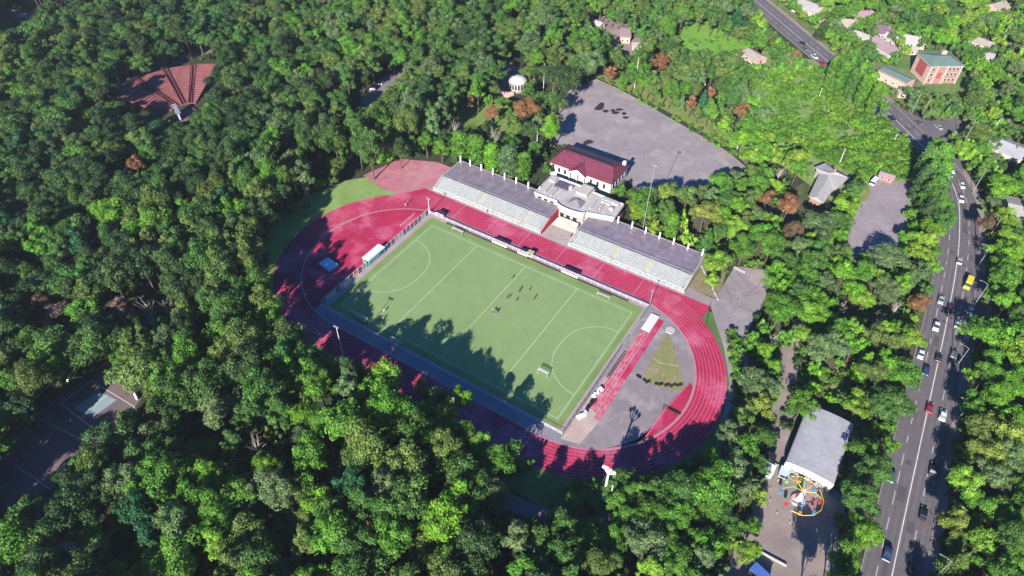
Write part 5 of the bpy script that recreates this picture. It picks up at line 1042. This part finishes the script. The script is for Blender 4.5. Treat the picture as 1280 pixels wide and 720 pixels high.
# big shed
t = thing('event_shed', 'large grey-roofed shed with white open front beside the fairground ride', 'shed', (118, 5, 0))
MB().box(112.2, -6.2, 0, 124.2, 16.6, 4.6).build('wall', mat('grey shed wall', (.30, .30, .33), .8, .1, .4), t)
b = MB(); ns = 10; 
for j in (0, 1):
    y = (-7.0, 17.4)[j]
    for i in range(ns+1): a = math.pi*i/ns; b.v.append((118.2-7.0*math.cos(a), y, 4.5+1.0*math.sin(a)))
for i in range(ns): b.f.append((i, i+1, ns+2+i, ns+1+i))
r = b.build('roof', mat('weathered zinc roof', (.38, .37, .40), .7, .1, .3, col2=(.31, .30, .33), var2=.08), t)
m = MB()
for i in range(1, 12): y = -7+24.4*i/12; m.tube([(118.2-7.02*math.cos(a), y, 4.53+1.0*math.sin(a)) for a in [math.pi*q/ns for q in range(ns+1)]], .04, 3, False)
m.build('roof_seam', GREYM, r)
b = MB(); b.v += [(118.2-7.0*math.cos(math.pi*i/ns), -6.95, 4.45+1.0*math.sin(math.pi*i/ns)) for i in range(ns+1)]+[(125.1, -6.95, 2.6), (111.3, -6.95, 2.6)]; b.f.append(tuple(range(ns+2, -1, -1))); b.build('front_gable', WHITE, t)
MB().box(111.4, -6.9, 0, 112.2, -6.3, 4.4).build('front_pillar', WHITE, t); MB().box(124.2, -6.9, 0, 125, -6.3, 4.4).build('front_pillar', WHITE, t); MB().box(114, -6.32, .1, 122, -6.22, 2.6).build('shutter', GREYM, t)
cabin('kiosk', 112.2, -8.6, 2.6, 2.6, 2.5, 'small glazed kiosk at the corner of the grey-roofed shed', GREYM, mat('light blue sheet', (.42, .50, .58), .6), 'kiosk')
cabin('kiosk', 108.1, -10.2, 2.4, 3.2, 2.6, 'white kiosk on the lane left of the grey-roofed shed', WHITE, WHITE, 'kiosk')
cabin('storage_hut', 107.2, -6.3, 2.2, 3.4, 2.4, 'dark storage hut above the white kiosk on the lane', DARK, DARK, 'hut')
cabin('blue_roofed_hut', *G(948, 722), 5, 2.6, 2.8, 'blue-roofed hut at the bottom of the plaza', CREAM, mat('blue roof', (.06, .13, .42), .5), 'hut', rz=R_(-18))
# fairground ride
t = thing('fairground_ride', 'colourful octopus fairground ride with yellow and red arms on the plaza', 'fairground ride', (118.2, -14.5, .1)); t.scale = (1.25, 1.25, 1.4)
local(MB().prism([(1.6*math.cos(a), 1.6*math.sin(a)) for a in [i*math.pi/6 for i in range(12)]], 0, .5), 'base', CONC, t)
b = MB(); b.tube([(0, 0, .4), (.2, .3, 4.2)], [.7, .45], 10); local(b, 'tower', mat('pinkish white paint', (.66, .58, .58), .5), t)
RC = [mat('ride yellow', (.70, .52, .04), .5), mat('ride red', (.55, .03, .04), .5), mat('ride blue', (.04, .22, .55), .5), mat('ride green', (.20, .50, .12), .5), mat('ride orange', (.65, .28, .05), .5)]
for i in range(8):
    a = i*math.pi/4+.25; c, s = math.cos(a), math.sin(a); b = MB(); b.tube([(0, 0, 3.9), (c*2.4, s*2.4, 4.7), (c*4.3, s*4.3, 3.0)], [.09, .08, .06], 5); ar = local(b, 'arm', RC[[0, 4, 3, 0, 3, 1, 2, 1][i]], t)
    b = MB(); b.prism([(c*4.3+.38*math.cos(q), s*4.3+.38*math.sin(q)) for q in [k_*math.pi/4 for k_ in range(8)]], 1.5, 2.2); local(b, 'car_pod', RC[[1, 2, 0, 3, 2, 1, 4, 2][i]], ar)
m = MB(); pts_ = [(5.0*math.cos(a), 5.0*math.sin(a), 2.3) for a in [math.pi*(-.55+i*.16) for i in range(9)]]; m.tube(pts_, .08, 4); local(m, 'light_rim', RC[0], t)
for i in range(12):
    a = i*.5236; f_ = thing('bollard', 'small coloured bollard in the ring around the fairground ride', 'bollard', (118.2+7.8*math.cos(a), -15+7.6*math.sin(a), .08), 0, 'bollards round the fairground ride'); b = MB(); b.tube([(0, 0, 0), (0, 0, .6)], .11, 6); local(b, 'post', RC[i % 5], f_); b = MB(); b.tube([(0, 0, .6), (0, 0, .68)], [.13, .08], 6); local(b, 'cap', WHITE, f_)
m = MB(); m.box(107.5, -35.5, .1, 121, -35.1, .7); tag(m.build('low_wall', CONC), 'low pale wall crossing the plaza below the ride', 'wall')
# benches on the plaza
def bench(x, y, rz, lab, m_=None, L=2.2):
    t = thing('bench', lab, 'bench', (x, y, .06), rz, 'benches')
    local(MB().box(-L/2, -.25, .42, L/2, .25, .5), 'seat', m_ or WHITE, t); local(MB().box(-L/2, .22, .52, L/2, .28, .95), 'backrest', m_ or WHITE, t)
    for s in (-1, 1): local(MB().box(s*L*.4-.05, -.2, 0, s*L*.4+.05, .2, .42), 'leg', GREYM, t)
for u, v, a, lab in ((90, 477, 40, 'pale bench at the dark edge of the court, farther from the court corner'), (97, 474, 40, 'pale bench at the dark edge of the court, nearer its corner'), (170, 497, -20, 'white bench at the right corner of the shaded sports ground'), (466, 113, 30, 'left pale bench in the park alley clearing'), (474, 107, 30, 'right pale bench in the park alley clearing')):
    x, y = G(u, v); bench(x, y, R_(a), lab, None, 3.2)
cabin('white_shelter', *G(88, 690), 5, 3, 2.5, 'pale bluish roof glimpsed among the trees at lower left', GREYM, mat('bluish sheet', (.40, .42, .52), .6), 'shelter', rz=R_(50))

# amphitheatre of red seating
SEAT = mat('faded red seating', (.21, .06, .065), .85, .12, .12, col2=(.26, .10, .10), var2=.12); SEATD = mat('dark red step', (.10, .02, .03), .9)
t = thing('amphitheatre', 'fan-shaped open-air theatre of faded red bench rows in the wood', 'amphitheatre', (-214, 44, 0))
cx, cy = -203, 32.0
def fanp(r_, a): return (cx+r_*math.cos(a), cy+r_*math.sin(a))
A0, A1 = math.radians(118), math.radians(205); aisles = [A0, math.radians(136), math.radians(156), math.radians(178), A1]
for k_ in range(4):
    a0, a1 = aisles[k_]+.012, aisles[k_+1]-.012
    for i in range(17):
        r0, r1 = 9+i*2.0, 10.9+i*2.0; z = .3+i*.28; P = [fanp(r1, a0+(a1-a0)*j/8) for j in range(9)]+[fanp(r0, a1-(a1-a0)*j/8) for j in range(9)]
        MB().prism(P, 0, z+.35).build('seat_row', SEAT, t)
for k_ in range(1, 4):
    a = aisles[k_]; m = MB()
    for s in (-.7, .7):
        p, q = fanp(9, a), fanp(43, a); dx, dy = math.sin(a)*s*1.1, -math.cos(a)*s*1.1; m.obox((p[0]+q[0])/2+dx, (p[1]+q[1])/2+dy, .3, .01, .01, .01); m.tube([(p[0]+dx, p[1]+dy, .9), (q[0]+dx, q[1]+dy, 6.2)], .28, 4)
    m.build('aisle_edge', SEATD, t)
t2 = thing('stage', 'pale bluish stage box at the focus of the red seating fan', 'stage', (-201, 30, 0), R_(-25)); local(MB().box(-5, -4, 0, 5, 4, 1.0), 'platform', mat('stage floor', (.20, .10, .12), .8), t2); local(MB().box(-5, -5, 0, 5, -4.2, 5), 'back_wall', mat('pale blue wall', (.46, .50, .58), .8), t2); local(MB().box(-5.4, -5.4, 5, 5.4, -3.4, 5.2), 'roof', GREYM, t2)
pole(*G(279, 73), 5, 'short white lamp post at the upper right of the red seating fan', 1, .2)
# domed kiosk and its steps
t = thing('domed_pavilion', 'round white domed kiosk with stepped terrace in the trees', 'pavilion', (-77, 145, 0))
b = MB(); b.tube([(-77, 145, 0), (-77, 145, 4.5)], [5, 5], 16); b.build('wall', CREAM, t, True); b = MB(); b.tube([(-77, 145, 4.4), (-77, 145, 6), (-77, 145, 7.2), (-77, 145, 7.6)], [5.3, 4.6, 2.6, .3], 16); b.build('dome', mat('dull white dome', (.48, .46, .45), .7, .1, .5), t, True)
for i in range(5): MB().obox(-79.5-i*.3, 136.5-i*.9, 0, 9, 1.0, 1.6-i*.3, R_(25)).build('step', PINK, t)
for i in range(8): a = -math.pi*(.1+i*.1); MB().obox(-77+5.05*math.cos(a), 145+5.05*math.sin(a), 2, .12, 1.0, 3, a).build('window', GLASS, t)
# fences and bits by lots
fence('garden_fence', G(917, 336), G(930, 342), 1.2, 5, 'short pale fence at the top corner of the asphalt yard', WHITE, (1.1, .5)); fence('garden_fence', G(870, 322), G(897, 376), 1.2, 8, 'pale fence stepping down beside the end of the grandstand', WHITE, (1.1, .5))
S.world = w
